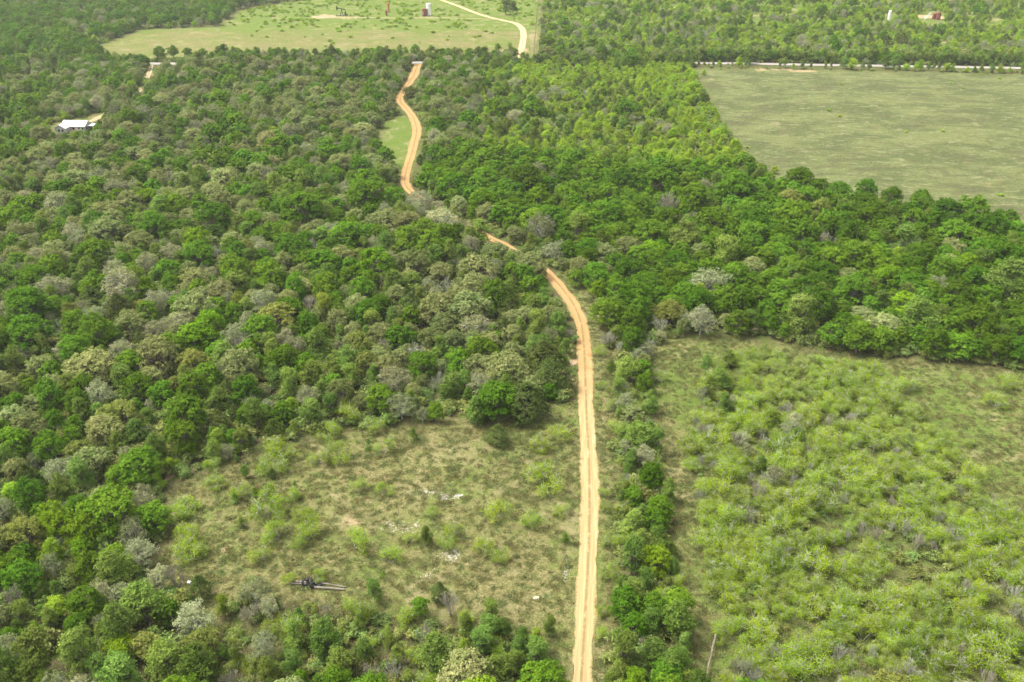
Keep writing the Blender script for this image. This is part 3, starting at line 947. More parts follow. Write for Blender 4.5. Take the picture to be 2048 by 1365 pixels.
def bent(p, q, r0, r1, n=3, sag=0.12, sides=5):
    p, q = np.asarray(p, float), np.asarray(q, float)
    L = np.linalg.norm(q - p)
    pts = [p + (q - p) * (i / n) + (rng.normal(size=3) * L * sag * .5 * math.sin(math.pi * i / n)) for i in range(n + 1)]
    rs = np.linspace(r0, r1, n + 1)
    return [(pts[i], pts[i + 1], rs[i], rs[i + 1], sides) for i in range(n)]


def branchy(p, d, L, r, depth, spread, out, tips, up=0.15, kids=(2, 4), minr=.016):
    d = unit(np.asarray(d, float))
    q = np.asarray(p) + d * L
    mid_ = (np.asarray(p) + q) / 2 + rng.normal(size=3) * L * .07
    sides = 5 if r > .08 else 3
    out.append((p, mid_, r, r * .82, sides)); out.append((mid_, q, r * .82, max(r * .62, minr), sides))
    if depth == 0:
        tips.append((q, d))
        return
    for _ in range(rng.integers(kids[0], kids[1] + 1)):
        nd = unit(d + rng.normal(size=3) * spread + np.array([0, 0, up]))
        s = p + (q - p) * rng.uniform(.55, 1.0)
        branchy(s, nd, L * rng.uniform(.55, .82), max(r * .58, minr), depth - 1, spread, out, tips, up, kids, minr)


def oak_lobes(Rr, H, n, rl, top=.3, squash=.8):
    L = []
    a0 = rng.uniform(0, 6.28)
    for i in range(n):
        a = a0 + i * 2.399963 + rng.normal(0, .15)
        f = math.sqrt((i + .4) / n) * rng.uniform(.82, 1.0)
        r = Rr * rng.uniform(*rl)
        d = f * (Rr - r * .85)
        z = H - r * squash - (f ** 2) * H * rng.uniform(.22, .44) - rng.uniform(0, .13) * H
        d *= rng.uniform(.88, 1.14)
        if rng.random() < .12: continue
        L.append((d * math.cos(a), d * math.sin(a), max(z, r * squash * .8 + .12 * H), r, r * squash))
    return L


def skirt(Rr, H, n, rl, z0, z1, squash=.85, rad=.80):
    a0 = rng.uniform(0, 6.28)
    L = []
    for i in range(n):
        a = a0 + i * 6.283 / n + rng.normal(0, .2)
        r = Rr * rng.uniform(*rl)
        d = rng.uniform(rad - .12, rad + .06) * Rr - r * .55
        L.append((d * math.cos(a), d * math.sin(a), H * rng.uniform(z0, z1), r, r * squash))
    return L


def limb_set(lobes, H, r0, fork):
    segs = bent((0, 0, -.25), (rng.normal(0, .15), rng.normal(0, .15), fork), r0, r0 * .75, 3, .1, 7)
    top = segs[-1][1]
    for l in lobes:
        segs += bent(top - np.array([0, 0, rng.uniform(0, fork * .4)]), (l[0], l[1], l[2] - .1 * l[4]), r0 * .42, .05, 3, .18, 4)
    return segs


NOMINAL = {'G': (4.6, 8.6, .62), 'P': (5.0, 8.0, .60), 'Y': (5.0, 8.0, .60), 'K': (4.0, 7.0, .60), 'E': (2.8, 6.6, .58), 'J': (2.4, 5.4, .50), 'B': (2.3, 5.4, .62), 'L': (2.9, 4.4, .56), 'M': (2.2, 2.9, .62), 'S': (.85, 2.3, .5), 'U': (1.2, 1.3, .5)}


def make_kind(kind, far=False):
    """returns leaf quads and wood tubes of one tree of nominal size"""
    Rr, H, _ = NOMINAL[kind]
    q = 0.45 if far else 1.0
    g = 1.5 if far else 1.0
    leaves = wood = None
    if kind == 'G':
        lobes = oak_lobes(Rr, H, rng.integers(17, 24), (.18, .36), squash=.9) + skirt(Rr, H, rng.integers(6, 9), (.26, .36), .26, .42)
        C, N = on_lobes(lobes, int(760 * q))
        leaves = clumps_to_leaves(C, N, 10, .20, .20 * g, .12 * g, .5, .3, holes=4)
        wood = tubes(limb_set(lobes, H, .30, H * .3))
    elif kind in 'PY':
        lobes = oak_lobes(Rr, H, rng.integers(24, 34), (.14, .29), squash=.95) + skirt(Rr, H, rng.integers(7, 11), (.22, .31), .24, .44)
        C, N = on_lobes(lobes, int(820 * q))
        leaves = clumps_to_leaves(C, N, 11, .17, .17 * g, .10 * g, .55, .25, holes=5)
        wood = tubes(limb_set(lobes, H, .34, H * .28))
    elif kind == 'K':
        lobes = oak_lobes(Rr, H, rng.integers(17, 24), (.16, .34), squash=1.0) + skirt(Rr, H, rng.integers(5, 8), (.22, .32), .28, .48)
        C, N = on_lobes(lobes, int(470 * q), fill=.25)
        leaves = clumps_to_leaves(C, N, 8, .20, .14 * g, .085 * g, .8, .2, holes=6)
        s = limb_set(lobes, H, .24, H * .3)
        L = np.array(lobes)
        for i in range(int(230 * (0.5 if far else 1))):
            c = C[rng.integers(len(C))]
            l = L[np.argmin(np.linalg.norm(L[:, :3] - c, axis=1))]
            s += [(l[:3] + (c - l[:3]) * .15, l[:3] + (c - l[:3]) * rng.uniform(.95, 1.15), .05 * g, .022 * g, 3)]
        wood = tubes(s)
    elif kind in 'EL':
        lobes = []
        for i in range(rng.integers(10, 15)):
            z = rng.uniform(.20, .86) * H
            f = 1.0 - max(0, (z / H - .45)) * 1.25
            r = Rr * rng.uniform(.30, .46) * (.65 + .35 * f)
            a = i * 2.4 + rng.normal(0, .3)
            d = rng.uniform(.35, 1) * f * (Rr - r)
            lobes.append((d * math.cos(a), d * math.sin(a), z, r, r * 1.15))
        lobes.append((0, 0, H - .9, .9, 1.0))
        C, N = on_lobes(lobes, int(430 * q), fill=.25)
        leaves = clumps_to_leaves(C, N, 11, .20, .15 * g, .08 * g, .7, .35, holes=4)
        s = limb_set(lobes, H, .15, H * .25)
        L = np.array(lobes)
        for i in range(int(70 * q)):
            c = C[rng.integers(len(C))]
            l = L[np.argmin(np.linalg.norm(L[:, :3] - c, axis=1))]
            s += [(l[:3] + (c - l[:3]) * .2, l[:3] + (c - l[:3]) * rng.uniform(.95, 1.2), .035 * g, .018 * g, 3)]
        wood = tubes(s)
    elif kind == 'J':
        n = int(330 * q)
        u = rng.random(n) ** .8
        a = rng.uniform(0, 6.283, n)
        lob = 1 + .16 * np.sin(a * 3 + rng.uniform(0, 6)) + .12 * np.sin(a * 5 + u * 9 + rng.uniform(0, 6)) + .1 * np.sin(u * 14 + a * 2)
        prof = np.sin(np.clip(u * .92 + .10, 0, 1) * math.pi) ** .75 * (1.12 - .45 * u)
        r = Rr * prof * lob * rng.uniform(.86, 1.06, n)
        C = np.stack([r * np.cos(a), r * np.sin(a), .15 + u * (H - .25)], -1)
        N = unit(np.stack([np.cos(a), np.sin(a), .15 + u * .9], -1))
        leaves = clumps_to_leaves(C, N, 12, .17, .17 * g, .07 * g, .55, .35)
        wood = tubes(bent((0, 0, -.2), (0, 0, H * .8), .16, .04, 4, .04, 6) + sum([bent((0, 0, H * f), (Rr * .7 * math.cos(f * 30), Rr * .7 * math.sin(f * 30), H * f + .3), .05, .02, 2, .1, 3) for f in (.15, .25, .35, .45, .55, .65)], []))
    elif kind == 'B':
        segs, tips = [], []
        for i in range(rng.integers(5, 8)):
            an = i * 2.4 + rng.normal(0, .3)
            tl = rng.uniform(.1, .75)
            d = unit(np.array([math.cos(an) * tl, math.sin(an) * tl, 1.0]))
            branchy(np.array([rng.normal(0, .1), rng.normal(0, .1), -.2]), d, H * .34, .075, 3, .34, segs, tips, .10, (3, 4), .022 * g)
        P = np.array([s[1] for s in segs])
        k = max(np.quantile(np.hypot(P[:, 0], P[:, 1]), .97) / Rr, 1e-3)
        kz = P[:, 2].max() / H
        S = np.array([1 / k, 1 / k, 1 / kz])
        segs = [(np.asarray(a) * S, np.asarray(b) * S, c, d, e) for a, b, c, d, e in segs]
        wood = tubes(segs)
    elif kind == 'M':
        segs, tips = [], []
        for i in range(rng.integers(3, 6)):
            a = i * 1.4 + rng.uniform(0, 1)
            d = np.array([math.cos(a), math.sin(a), rng.uniform(.5, 1.1)])
            branchy(np.array([rng.normal(0, .1), rng.normal(0, .1), -.1]), d, 1.15, .07, 3, .55, segs, tips, .10, (2, 3), .020 * g)
        P = np.array([t[0] for t in tips])
        k = np.quantile(np.hypot(P[:, 0], P[:, 1]), .95) / Rr
        kz = np.quantile(P[:, 2], .97) / H
        S = np.array([1 / k, 1 / k, 1 / kz])
        segs = [(np.asarray(a) * S, np.asarray(b) * S, c, d, e) for a, b, c, d, e in segs]
        P = P * S
        P = P[P[:, 2] > .7]
        nC = 300
        C = P[rng.integers(len(P), size=nC)] + rng.normal(size=(nC, 3)) * np.array([.40, .40, .20])
        N = unit(np.stack([C[:, 0] * .12, C[:, 1] * .12, np.ones(len(C))], -1))
        leaves = clumps_to_leaves(C, N, 9, .26, .095 * g, .042 * g, .8, .45)
        for i in range(150):
            c = P[rng.integers(len(P))]
            segs.append((c - np.array([0, 0, .15]), c + np.array([rng.normal(0, .42), rng.normal(0, .42), rng.uniform(.1, .55)]), .034 * g, .016 * g, 3))
        wood = tubes(segs)
    elif kind == 'S':
        n = 60
        u = rng.random(n) ** .8
        a = rng.uniform(0, 6.283, n)
        r = Rr * (1.05 - u) * rng.uniform(.6, 1.1, n)
        C = np.stack([r * np.cos(a), r * np.sin(a), .15 + u * (H - .2)], -1)
        N = unit(np.stack([np.cos(a), np.sin(a), .7 + u], -1))
        leaves = clumps_to_leaves(C, N, 10, .10, .11, .045, .6, .4)
        wood = tubes(bent((0, 0, -.1), (0, 0, H * .9), .05, .015, 3, .04, 5))
    elif kind == 'U':
        lobes = [(rng.normal(0, .45), rng.normal(0, .45), rng.uniform(.3, .8), rng.uniform(.35, .6), rng.uniform(.35, .6)) for _ in range(5)]
        C, N = on_lobes(lobes, 55, fill=.2)
        leaves = clumps_to_leaves(C, N, 8, .16, .15, .08, .8, .4)
        s = []
        for i in range(16):
            c = C[rng.integers(len(C))]
            s += [((c[0] * .2, c[1] * .2, 0), c * rng.uniform(.9, 1.25), .03, .015, 3)]
        wood = tubes(s)
    return leaves, wood


WOODMAT = {'G': BARK, 'P': BARK, 'Y': BARK, 'K': TWIG, 'E': BARK, 'L': BARK, 'J': BARK, 'B': TWIG, 'M': TWIG, 'S': BARK, 'U': TWIG}
NAMES = {'G': 'green_oak_tree', 'P': 'pale_oak_tree', 'Y': 'golden_oak_tree', 'K': 'budding_tree', 'E': 'slender_tree', 'L': 'yellow_green_tree', 'J': 'juniper_tree', 'B': 'bare_tree', 'M': 'mesquite_shrub', 'S': 'sapling'}
CATS = {'G': 'tree', 'P': 'tree', 'Y': 'tree', 'K': 'tree', 'E': 'tree', 'L': 'tree', 'J': 'juniper', 'B': 'bare tree', 'M': 'shrub', 'S': 'sapling'}
NVAR = {'G': 6, 'P': 6, 'Y': 3, 'K': 5, 'E': 6, 'L': 5, 'J': 4, 'B': 6, 'M': 7, 'S': 3}
PROTO = {}
for k, nv in NVAR.items():
    PROTO[k] = []
    for i in range(nv):
        lv, wd = make_kind(k)
        crown = raw_mesh('crown', lv[0], lv[1], [LEAF[k]], lv[2]) if lv else None
        mats = [TWIG_PINK if (k == 'B' and i % 2) else WOODMAT[k]]
        if k == 'B':
            # thick low wood is the trunk, the thin twigs are the crown
            V, F = wd
            nv_ = len(V)
            trunk = raw_mesh('trunk', *tubes(bent((0, 0, -.2), (0.02, 0.03, 1.3), .16, .11, 3, .05, 7)), mats)
            crown = raw_mesh('crown', V, F, mats)
        else:
            trunk = raw_mesh('trunk', wd[0], wd[1], mats)
        PROTO[k].append((crown, trunk))

# merged light versions for the far woods (scattered as one mass per kind)
NFAR = dict(G=5, P=5, Y=3, K=5, E=6, L=6, J=4, B=5, M=8, U=6)
FAR = {}
for k in 'GPYKELJBMU':
    c = bpy.data.collections.new('far_' + k)
    for i in range(NFAR[k]):
        lv, wd = make_kind(k, far=(k not in 'UMBKE'))
        V, F = wd
        T = np.zeros(len(F)); mi = np.ones(len(F), int)
        if lv:
            V = np.concatenate([lv[0], wd[0]]); F = np.concatenate([lv[1], wd[1] + len(lv[0])])
            T = np.concatenate([lv[2], T]); mi = np.concatenate([np.zeros(len(lv[1]), int), mi])
        me = raw_mesh('far_%s_%02d' % (k, i), V, F, [LEAF.get(k, LEAF['U']), TWIG_PINK if (k == 'B' and i % 2) else WOODMAT[k]], T, mi)
        o = bpy.data.objects.new('far_%s_%02d' % (k, i), me)
        c.objects.link(o)
    FAR[k] = c


def scatter(name, coll, nvar, pts, label, seed=0, offset=True):
    """one object of kind stuff: points that carry copies of the far trees"""
    pts = np.asarray(pts, float)                      # x, y, z, sx, sz, rot
    n = len(pts)
    me = bpy.data.meshes.new(name)
    me.vertices.add(n)
    me.vertices.foreach_set('co', pts[:, :3].astype(np.float32).ravel())
    a = me.attributes.new('size', 'FLOAT_VECTOR', 'POINT')
    a.data.foreach_set('vector', np.stack([pts[:, 3], pts[:, 3], pts[:, 4]], -1).astype(np.float32).ravel())
    a = me.attributes.new('turn', 'FLOAT_VECTOR', 'POINT')
    a.data.foreach_set('vector', np.stack([pts[:, 5] * 0, pts[:, 5] * 0, pts[:, 5]], -1).astype(np.float32).ravel())
    a = me.attributes.new('pick', 'INT', 'POINT')
    a.data.foreach_set('value', np.random.default_rng(seed + n).integers(0, nvar, n).astype(np.int32))
    o = bpy.data.objects.new(name, me)
    col.objects.link(o)
    tag(o, label, kind='stuff')
    ng = bpy.data.node_groups.new(name, 'GeometryNodeTree')
    ng.interface.new_socket('Geometry', in_out='INPUT', socket_type='NodeSocketGeometry')
    ng.interface.new_socket('Geometry', in_out='OUTPUT', socket_type='NodeSocketGeometry')
    nd, lk = ng.nodes, ng.links
    gi, go = nd.new('NodeGroupInput'), nd.new('NodeGroupOutput')
    ip = nd.new('GeometryNodeInstanceOnPoints')
    ci = nd.new('GeometryNodeCollectionInfo')
    ci.inputs['Collection'].default_value = coll
    ci.inputs['Separate Children'].default_value = True
    ci.inputs['Reset Children'].default_value = True

    def attr(nm, typ):
        q = nd.new('GeometryNodeInputNamedAttribute')
        q.data_type = typ
        q.inputs['Name'].default_value = nm
        return q.outputs[0]
    lk.new(gi.outputs[0], ip.inputs['Points'])
    lk.new(ci.outputs[0], ip.inputs['Instance'])
    ip.inputs['Pick Instance'].default_value = True
    lk.new(attr('pick', 'INT'), ip.inputs['Instance Index'])
    er = nd.new('FunctionNodeEulerToRotation')
    lk.new(attr('turn', 'FLOAT_VECTOR'), er.inputs[0])
    lk.new(er.outputs[0], ip.inputs['Rotation'])
    lk.new(attr('size', 'FLOAT_VECTOR'), ip.inputs['Scale'])
    lk.new(ip.outputs[0], go.inputs[0])
    md = o.modifiers.new('scatter', 'NODES')
    md.node_group = ng
    return o

# ------------------------------------------------------------------ trees that can be told apart: kind+tint, crown centre and crown width in the photo
SEEN = """
P 71 363 45;G 106 375 45;P 149 355 60;G 164 386 70;K 200 355 60;Gd 275 350 60;K 45 391 45;G 25 423 75;K 114 406 70;K 232 380 50;J 253 393 28;Gb 293 388 55;E 336 396 45;P 369 391 55;P 212 418 75;E 237 428 30;G 359 418 35;E 394 370 35;G 495 386 45;G 430 434 75;P 442 406 60;P 493 416 50
Ep 129 436 38;Eg 86 446 40;Kp 144 464 50;G 197 439 40;P 210 461 80;P 243 461 50;G 270 444 30;G 311 454 62;Gb 392 482 68;G 364 451 40;K 425 451 50;Bp 435 507 32;Y 493 494 45;G 468 530 68;J 96 477 40;K 71 479 30;Gd 15 497 45;Ed 51 504 30;K 73 512 55;E 15 542 45;G 104 535 70;G 167 504 45;P 136 492 40;B 197 497 40;P 253 499 50;G 243 522 45;K 293 525 55;G 334 530 55;G 336 565 40;E 174 547 48;K 104 570 75;Kp 240 570 85;Kp 311 603 62;Y 278 613 40;J 182 595 48;J 237 618 55;G 53 613 95;G 53 663 85;Y 139 625 50;K 190 633 50;B 124 651 40;Gb 419 648 75;Pg 404 585 60;Pg 440 580 60;E 470 565 55;G 468 620 50;K 419 545 45;P 374 575 45;J 240 651 35;K 18 593 35
E 550 373 60;E 605 363 40;G 729 353 80;G 734 380 100;G 790 386 50;G 600 411 95;G 527 416 40;G 557 418 45;G 674 431 40;Kg 841 401 65;P 712 428 48;K 770 423 40;P 540 449 50;P 636 451 45;G 689 464 85;G 520 471 40;G 573 487 70;G 610 477 45;P 808 439 70;K 818 461 50;J 848 449 35;Kp 881 444 75;E 959 458 56;G 696 502 50;G 621 515 60;Bp 626 492 45;Gb 752 525 85;Y 714 512 45;Pd 828 522 90;B 803 532 30;E 899 504 40;P 955 527 100;P 992 504 60;P 947 573 90;B 896 570 50;J 1000 578 45;J 1012 614 42;J 1010 656 50;G 537 547 75;G 595 557 50;E 654 557 55;G 742 563 42;G 699 550 40;E 787 568 50;G 671 598 45;B 621 605 50;K 739 583 35;Y 550 626 90;P 633 633 42;P 674 643 52;E 745 641 45;Eg 787 636 40;J 823 616 48;P 818 656 40;P 871 611 48;P 939 616 95;P 889 646 65;K 954 651 80;J 891 600 25;B 835 583 25
G 1097 370 38;G 1138 378 65;G 1133 345 70;G 1054 355 70;G 1277 350 65;G 1251 353 70;G 1320 365 85;G 1390 393 80;G 1474 368 110;G 1494 413 50;Kd 1082 454 80;Bp 1337 413 55;G 1170 431 80;G 1216 431 80;G 1277 413 70;E 1158 461 65;G 1201 476 45;P 1259 487 75;Pg 1211 507 55;G 1302 456 80;Eg 1373 466 80;G 1428 436 85;G 1504 461 65;G 1438 477 55;G 1322 492 45;G 1175 512 60;K 1122 492 40;G 1352 517 70;P 1398 507 50;E 1453 507 80;P 1201 540 55;P 1504 537 62;K 1420 567 85;G 1229 562 50;G 1289 557 60;G 1340 557 50;P 1264 585 25;G 1153 552 35;Gb 1196 575 38;G 1221 613 80;G 1264 648 60;Y 1297 615 40;Y 1340 626 62;G 1398 605 75;Kg 1403 641 65;Pg 1451 638 35;G 1486 603 60;B 1219 672 38;P 1057 524 62;P 1104 628 52;E 1067 608 50;E 1075 640 60
G 1599 360 70;G 1640 370 55;G 1680 380 60;G 1733 373 55;G 1784 398 52;G 1845 398 50;G 1895 426 75;G 1945 426 80;G 2016 431 60;Y 1579 401 55;Eg 1645 416 55;Eg 1685 418 35;G 1581 431 95;G 1746 428 85;G 1556 469 60;Bp 1652 482 45;G 1700 466 70;G 1746 479 50;G 1834 461 58;B 1799 456 25;E 1811 487 58;G 1872 487 45;G 1991 456 70;G 2003 492 70;G 1839 512 75;G 1708 509 80;Gd 1624 527 50;G 1771 532 62;K 1897 525 50;E 1966 517 60;P 1698 545 55;G 1824 550 62;Kg 1880 565 60;E 2016 570 95;Y 1642 590 52;G 1566 583 65;E 1736 578 55;E 1811 590 50;Gb 1950 583 45;Eg 1602 626 85;G 1677 595 50;E 1761 608 45;Pp 1726 628 60;Pp 1768 653 75;G 1688 641 45;E 1834 633 80;E 1885 633 50;G 1960 641 105;G 2039 656 50;G 1561 507 50;B 1563 522 30;G 1540 641 45
P 79 732 65;Kp 129 699 55;P 176 726 110;K 240 696 60;P 316 714 95;P 300 755 60;P 475 726 105;Eg 246 761 60;G 381 773 70;E 437 790 50;G 492 825 45;G 527 820 35;G 152 799 60;G 82 779 55;G 32 808 45;Y 18 761 30;G 108 840 40;G 146 846 50;P 205 855 85;E 272 858 55;J 272 805 35;K 234 820 25;G 366 872 75;E 425 872 30;G 463 872 40;G 29 884 70;G 97 884 75;P 176 913 95;P 29 934 60;G 234 940 60;K 252 902 40;G 60 985 70;E 120 975 60;P 205 985 60;K 285 985 50;G 150 1010 50
G 670 603 45;Y 717 685 65;Y 732 726 65;G 667 761 48;E 635 685 60;B 834 708 45;B 881 761 40;K 788 752 75;Kd 802 805 75;Gd 758 781 40;P 846 761 30;E 931 761 50;P 1010 738 108;K 960 658 60;J 1086 714 75;J 1104 749 75;J 1051 802 90;G 1098 781 36;Ep 1069 685 30;Ep 952 822 45;G 872 822 40;J 995 866 48;Ep 782 839 20;S 826 870 22;S 738 890 18;M 697 814 60;E 659 802 45;E 623 815 60;M 560 895 60;M 660 860 45;M 745 850 40;B 770 690 35;E 700 750 45;E 580 770 55;G 610 730 50;K 590 690 50;E 545 700 45;M 640 730 30
Y 45 1063 100;Gb 164 1058 85;Gb 162 1096 50;Kd 263 1065 75;G 30 1126 65;Kd 101 1129 55;E 227 1136 90;Bp 25 1192 60;E 83 1177 35;E 114 1184 35;E 152 1146 45;E 286 1195 105;G 149 1207 45;K 197 1242 38;K 235 1235 35;G 152 1252 50;E 45 1230 45;E 68 1311 110;Ep 157 1313 100;Yp 290 1285 60;Kp 387 1230 100;Y 404 1285 80;E 328 1311 90;Bp 470 1351 70;J 399 1177 45;Eb 445 1210 35;E 470 1305 35;Bp 349 1144 60;M 374 1096 60;G 20 1280 50;E 200 1345 60
J 878 1184 35;B 901 1207 42;G 840 1212 38;S 767 1151 18;E 747 1177 40;E 982 1217 45;S 598 1227 25;Kp 527 1288 60;E 588 1265 55;Ed 653 1273 85;E 679 1316 70;E 588 1323 45;Bp 790 1338 55;Bp 739 1346 50;E 873 1311 80;B 848 1275 40;Ep 964 1275 60;M 1005 1298 40;E 992 1336 70;E 537 1338 60;G 600 1351 35;E 1075 1310 60;E 1045 1270 40;M 930 1235 35;M 700 1210 40;B 650 1220 25;E 1100 1250 35
B 1220 673 35;G 1264 678 55;B 1302 686 26;Ed 1223 737 25;E 1259 735 60;P 1285 724 35;G 1290 765 42;Eg 1238 773 45;M 1210 776 22;M 1220 814 22;Pg 1264 827 55;E 1305 809 35;E 1277 865 75;M 1233 850 35;G 1277 893 25;E 1264 914 30;Gd 1305 937 65;Bp 1256 950 28;E 1338 978 42;G 1267 981 50;E 1459 714 40;E 1413 727 25;E 1441 752 50;E 1418 773 40;E 1449 804 45;Gd 1311 1032 55;Eg 1266 1040 55;E 1266 1115 65;Ed 1343 1096 28;E 1346 1134 35;M 1218 1078 35;M 1218 1144 35;Eg 1266 1185 55;M 1330 1200 60;G 1271 1249 55;Ed 1357 1246 75;M 1204 1222 30;M 1199 1262 28;Ed 1349 1323 85;E 1250 1302 70;Gb 1271 1358 45;B 1282 1281 30;M 1207 980 24;M 1214 1012 24
M 426 926 35;E 490 944 22;M 367 1011 55;M 534 1014 70;M 584 994 30;E 511 990 22;E 540 988 28;M 555 1064 55;M 517 1110 45;M 707 1081 55;M 780 1114 40;E 851 1073 34;M 821 1073 28;M 637 914 40;M 678 905 50;J 546 952 14;E 482 1046 18;S 505 1166 22;M 575 1152 30;M 373 1073 60;M 402 1099 30;M 596 1090 30;M 1090 955 70;M 1000 1015 60;M 970 1090 45;M 1000 1112 40;M 1050 1045 22;M 1125 1015 35;M 1115 862 40;M 1060 1040 40;M 430 960 40;S 470 1000 18;M 1080 880 50;S 590 975 18;M 640 1150 30;E 1130 1075 20;M 905 1060 35;M 480 985 40
P 1026 510 52;K 926 452 46;P 905 438 50;E 940 476 36;P 1075 540 40;E 1008 506 34
E 1013 10 34;E 1026 12 22;Gd 128 305 50;Pd 268 145 28;K 870 275 45;Pd 820 186 30;Gd 850 200 24;E 615 110 20;G 320 102 26;G 345 100 26;G 375 103 22;G 405 104 20;G 440 102 22;Ed 1020 96 20;E 995 98 20;G 830 98 24;E 800 100 20;G 760 100 22
G 1262 118 40;E 1400 108 24;E 1500 112 26;E 1480 102 20;J 1774 84 22;J 1805 80 22;J 2012 78 26;J 1700 30 14;J 1735 38 16;K 1100 25 16
"""
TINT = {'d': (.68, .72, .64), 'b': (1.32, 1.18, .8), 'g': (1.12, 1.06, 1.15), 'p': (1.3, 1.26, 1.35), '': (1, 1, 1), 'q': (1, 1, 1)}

trees = []                                             # kind, tint, x, y, radius, listed


def put(kind, tint, x, y, r, listed=False):
    trees.append([kind, tint, x, y, r, listed])


for line in SEEN.strip().splitlines():
    for it in line.split(';'):
        kt, px, py, w = it.split()
        px, py, w = float(px), float(py), float(w)
        k, t = kt[0], kt[1:]
        R0, H0, hc = NOMINAL[k]
        z = 0
        for _ in range(3):
            x, y = ground_at(px, py, z)
            _, _, s = to_px(x, y, z)
            r = w / 2 / s
            z = H0 * (r / R0) ** .75 * hc
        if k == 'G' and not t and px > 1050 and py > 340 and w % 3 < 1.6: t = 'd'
        put(k, t, x, y, r, True)

# bushes and small trees in front of the gravel road, and the tall hedge behind it
for px, py, w in ((1397, 133, 7), (1408, 134, 6), (1417, 134, 5), (1426, 133, 7), (1439, 133, 10), (1464, 134, 5), (1478, 134, 16), (1491, 135, 8), (1498, 135, 8), (1560, 137, 10), (1569, 136, 14), (1586, 136, 7), (1605, 137, 12), (1621, 137, 7), (1650, 138, 9), (1662, 137, 9), (1686, 138, 18), (1703, 140, 24), (1724, 139, 10), (1737, 140, 12), (1769, 138, 18), (1787, 139, 22), (1811, 141, 15), (1837, 141, 18), (1856, 142, 10), (1866, 141, 8), (1877, 143, 10), (1893, 143, 18), (1904, 144, 14), (1934, 146, 10), (1948, 146, 8), (1961, 146, 10), (1982, 147, 12), (1998, 147, 16), (2018, 147, 10), (2044, 148, 14)):
    x, y = ground_at(px, py)
    _, _, s = to_px(x, y, 2)
    put(random.choice('ELE'), '', x, y, max(w / 2 / s * 1.2, .9), True)
for px in np.arange(1366, 2080, 6.5):
    py = 122.5 + (px - 1380) * .0158
    x, y = ground_at(px + random.uniform(-3, 3), py - random.uniform(0, 3.5))
    put(random.choice('EEEEEG'), random.choice(('', '', 'd', '')), x, y, random.uniform(2.3, 3.3), True)
for px in np.arange(-60, 1035, 6.5):
    if 296 < px < 368 or 812 < px < 856: continue
    x, y = ground_at(px + random.uniform(-2, 2), 131.5 + random.uniform(0, 2.5))
    put(random.choice('EEEGLK'), random.choice(('', '', 'd')), x, y, random.uniform(2.3, 3.3), True)
for px in np.arange(1045, 1376, 7.5):
    x, y = ground_at(px + random.uniform(-2, 2), 129.5 + random.uniform(0, 2))
    put(random.choice('EEL'), random.choice(('', '', 'd')), x, y, random.uniform(2.2, 3.0), True)
for px in np.arange(440, 1030, 9):
    if 815 < px < 850: continue
    x, y = ground_at(px + random.uniform(-4, 4), 121.5 - random.uniform(0, 3))
    put(random.choice('EEGGEK'), random.choice(('', '', 'd')), x, y, random.uniform(2.2, 3.6), True)

# what must stay in sight: road, house and gear; crowns may not cover these discs
CLEAR = []
for x, y, w in MAIN_S[::4]:
    px, py, s = to_px(x, y, 0)
    hidden = 392 < py < 470 or 490 < py < 556 or 318 < py < 352 or 176 < py < 194
    if not hidden: CLEAR.append((px, py, w / 2 * s * .8))
for x, y, w in FAR_S[::3]:
    px, py, s = to_px(x, y, 0)
    if py < 112: CLEAR.append((px, py, w / 2 * s))
for x, y, w in ROAD_S[::2]:
    px, py, s = to_px(x, y, 0)
    if px > 1384 or 306 < px < 324 or 340 < px < 360 or 831 < px < 841: CLEAR.append((px, py, 3))
for q in ((115, 254, 9), (128, 252, 9), (140, 250, 9), (152, 250, 9), (165, 250, 8), (175, 248, 6), (200, 232, 3), (295, 150, 4), (299, 143, 4), (282, 178, 3),
          (684, 22, 12), (676, 20, 8), (655, 33, 14), (777, 18, 10), (852, 20, 12), (1777, 33, 6), (1868, 33, 10), (1855, 33, 8), (1876, 33, 8), (1073, 60, 5), (1071, 90, 4), (1075, 20, 5), (1512, 31, 5), (1590, 19, 4), (1848, 30, 5), (1990, 40, 6), (1885, 85, 4)):
    CLEAR.append(q)
CLEAR = np.array(CLEAR)

cell = 6.0
grid = {}


def gridded(t):
    grid.setdefault((int(t[2] // cell), int(t[3] // cell)), []).append(t)


for t in trees: gridded(t)


def crowded(x, y, r, f):
    a, b = int(x // cell), int(y // cell)
    for i in (-1, 0, 1):
        for j in (-1, 0, 1):
            for t in grid.get((a + i, b + j), ()):
                if (t[2] - x) ** 2 + (t[3] - y) ** 2 < (f * (t[4] + r)) ** 2:
                    return True
    return False


def covers(kind, x, y, r, slack=.9):
    R0, H0, hc = NOMINAL[kind]
    H = H0 * (r / R0) ** .75
    lo = to_px(x, y, H * .25)
    hi = to_px(x, y, H)
    cx, s = lo[0], lo[2]
    dx = np.abs(CLEAR[:, 0] - cx) - CLEAR[:, 2]
    return bool(np.any((dx < r * s * slack) & (CLEAR[:, 1] + CLEAR[:, 2] > hi[1] - 1) & (CLEAR[:, 1] - CLEAR[:, 2] < lo[1] + 1)))


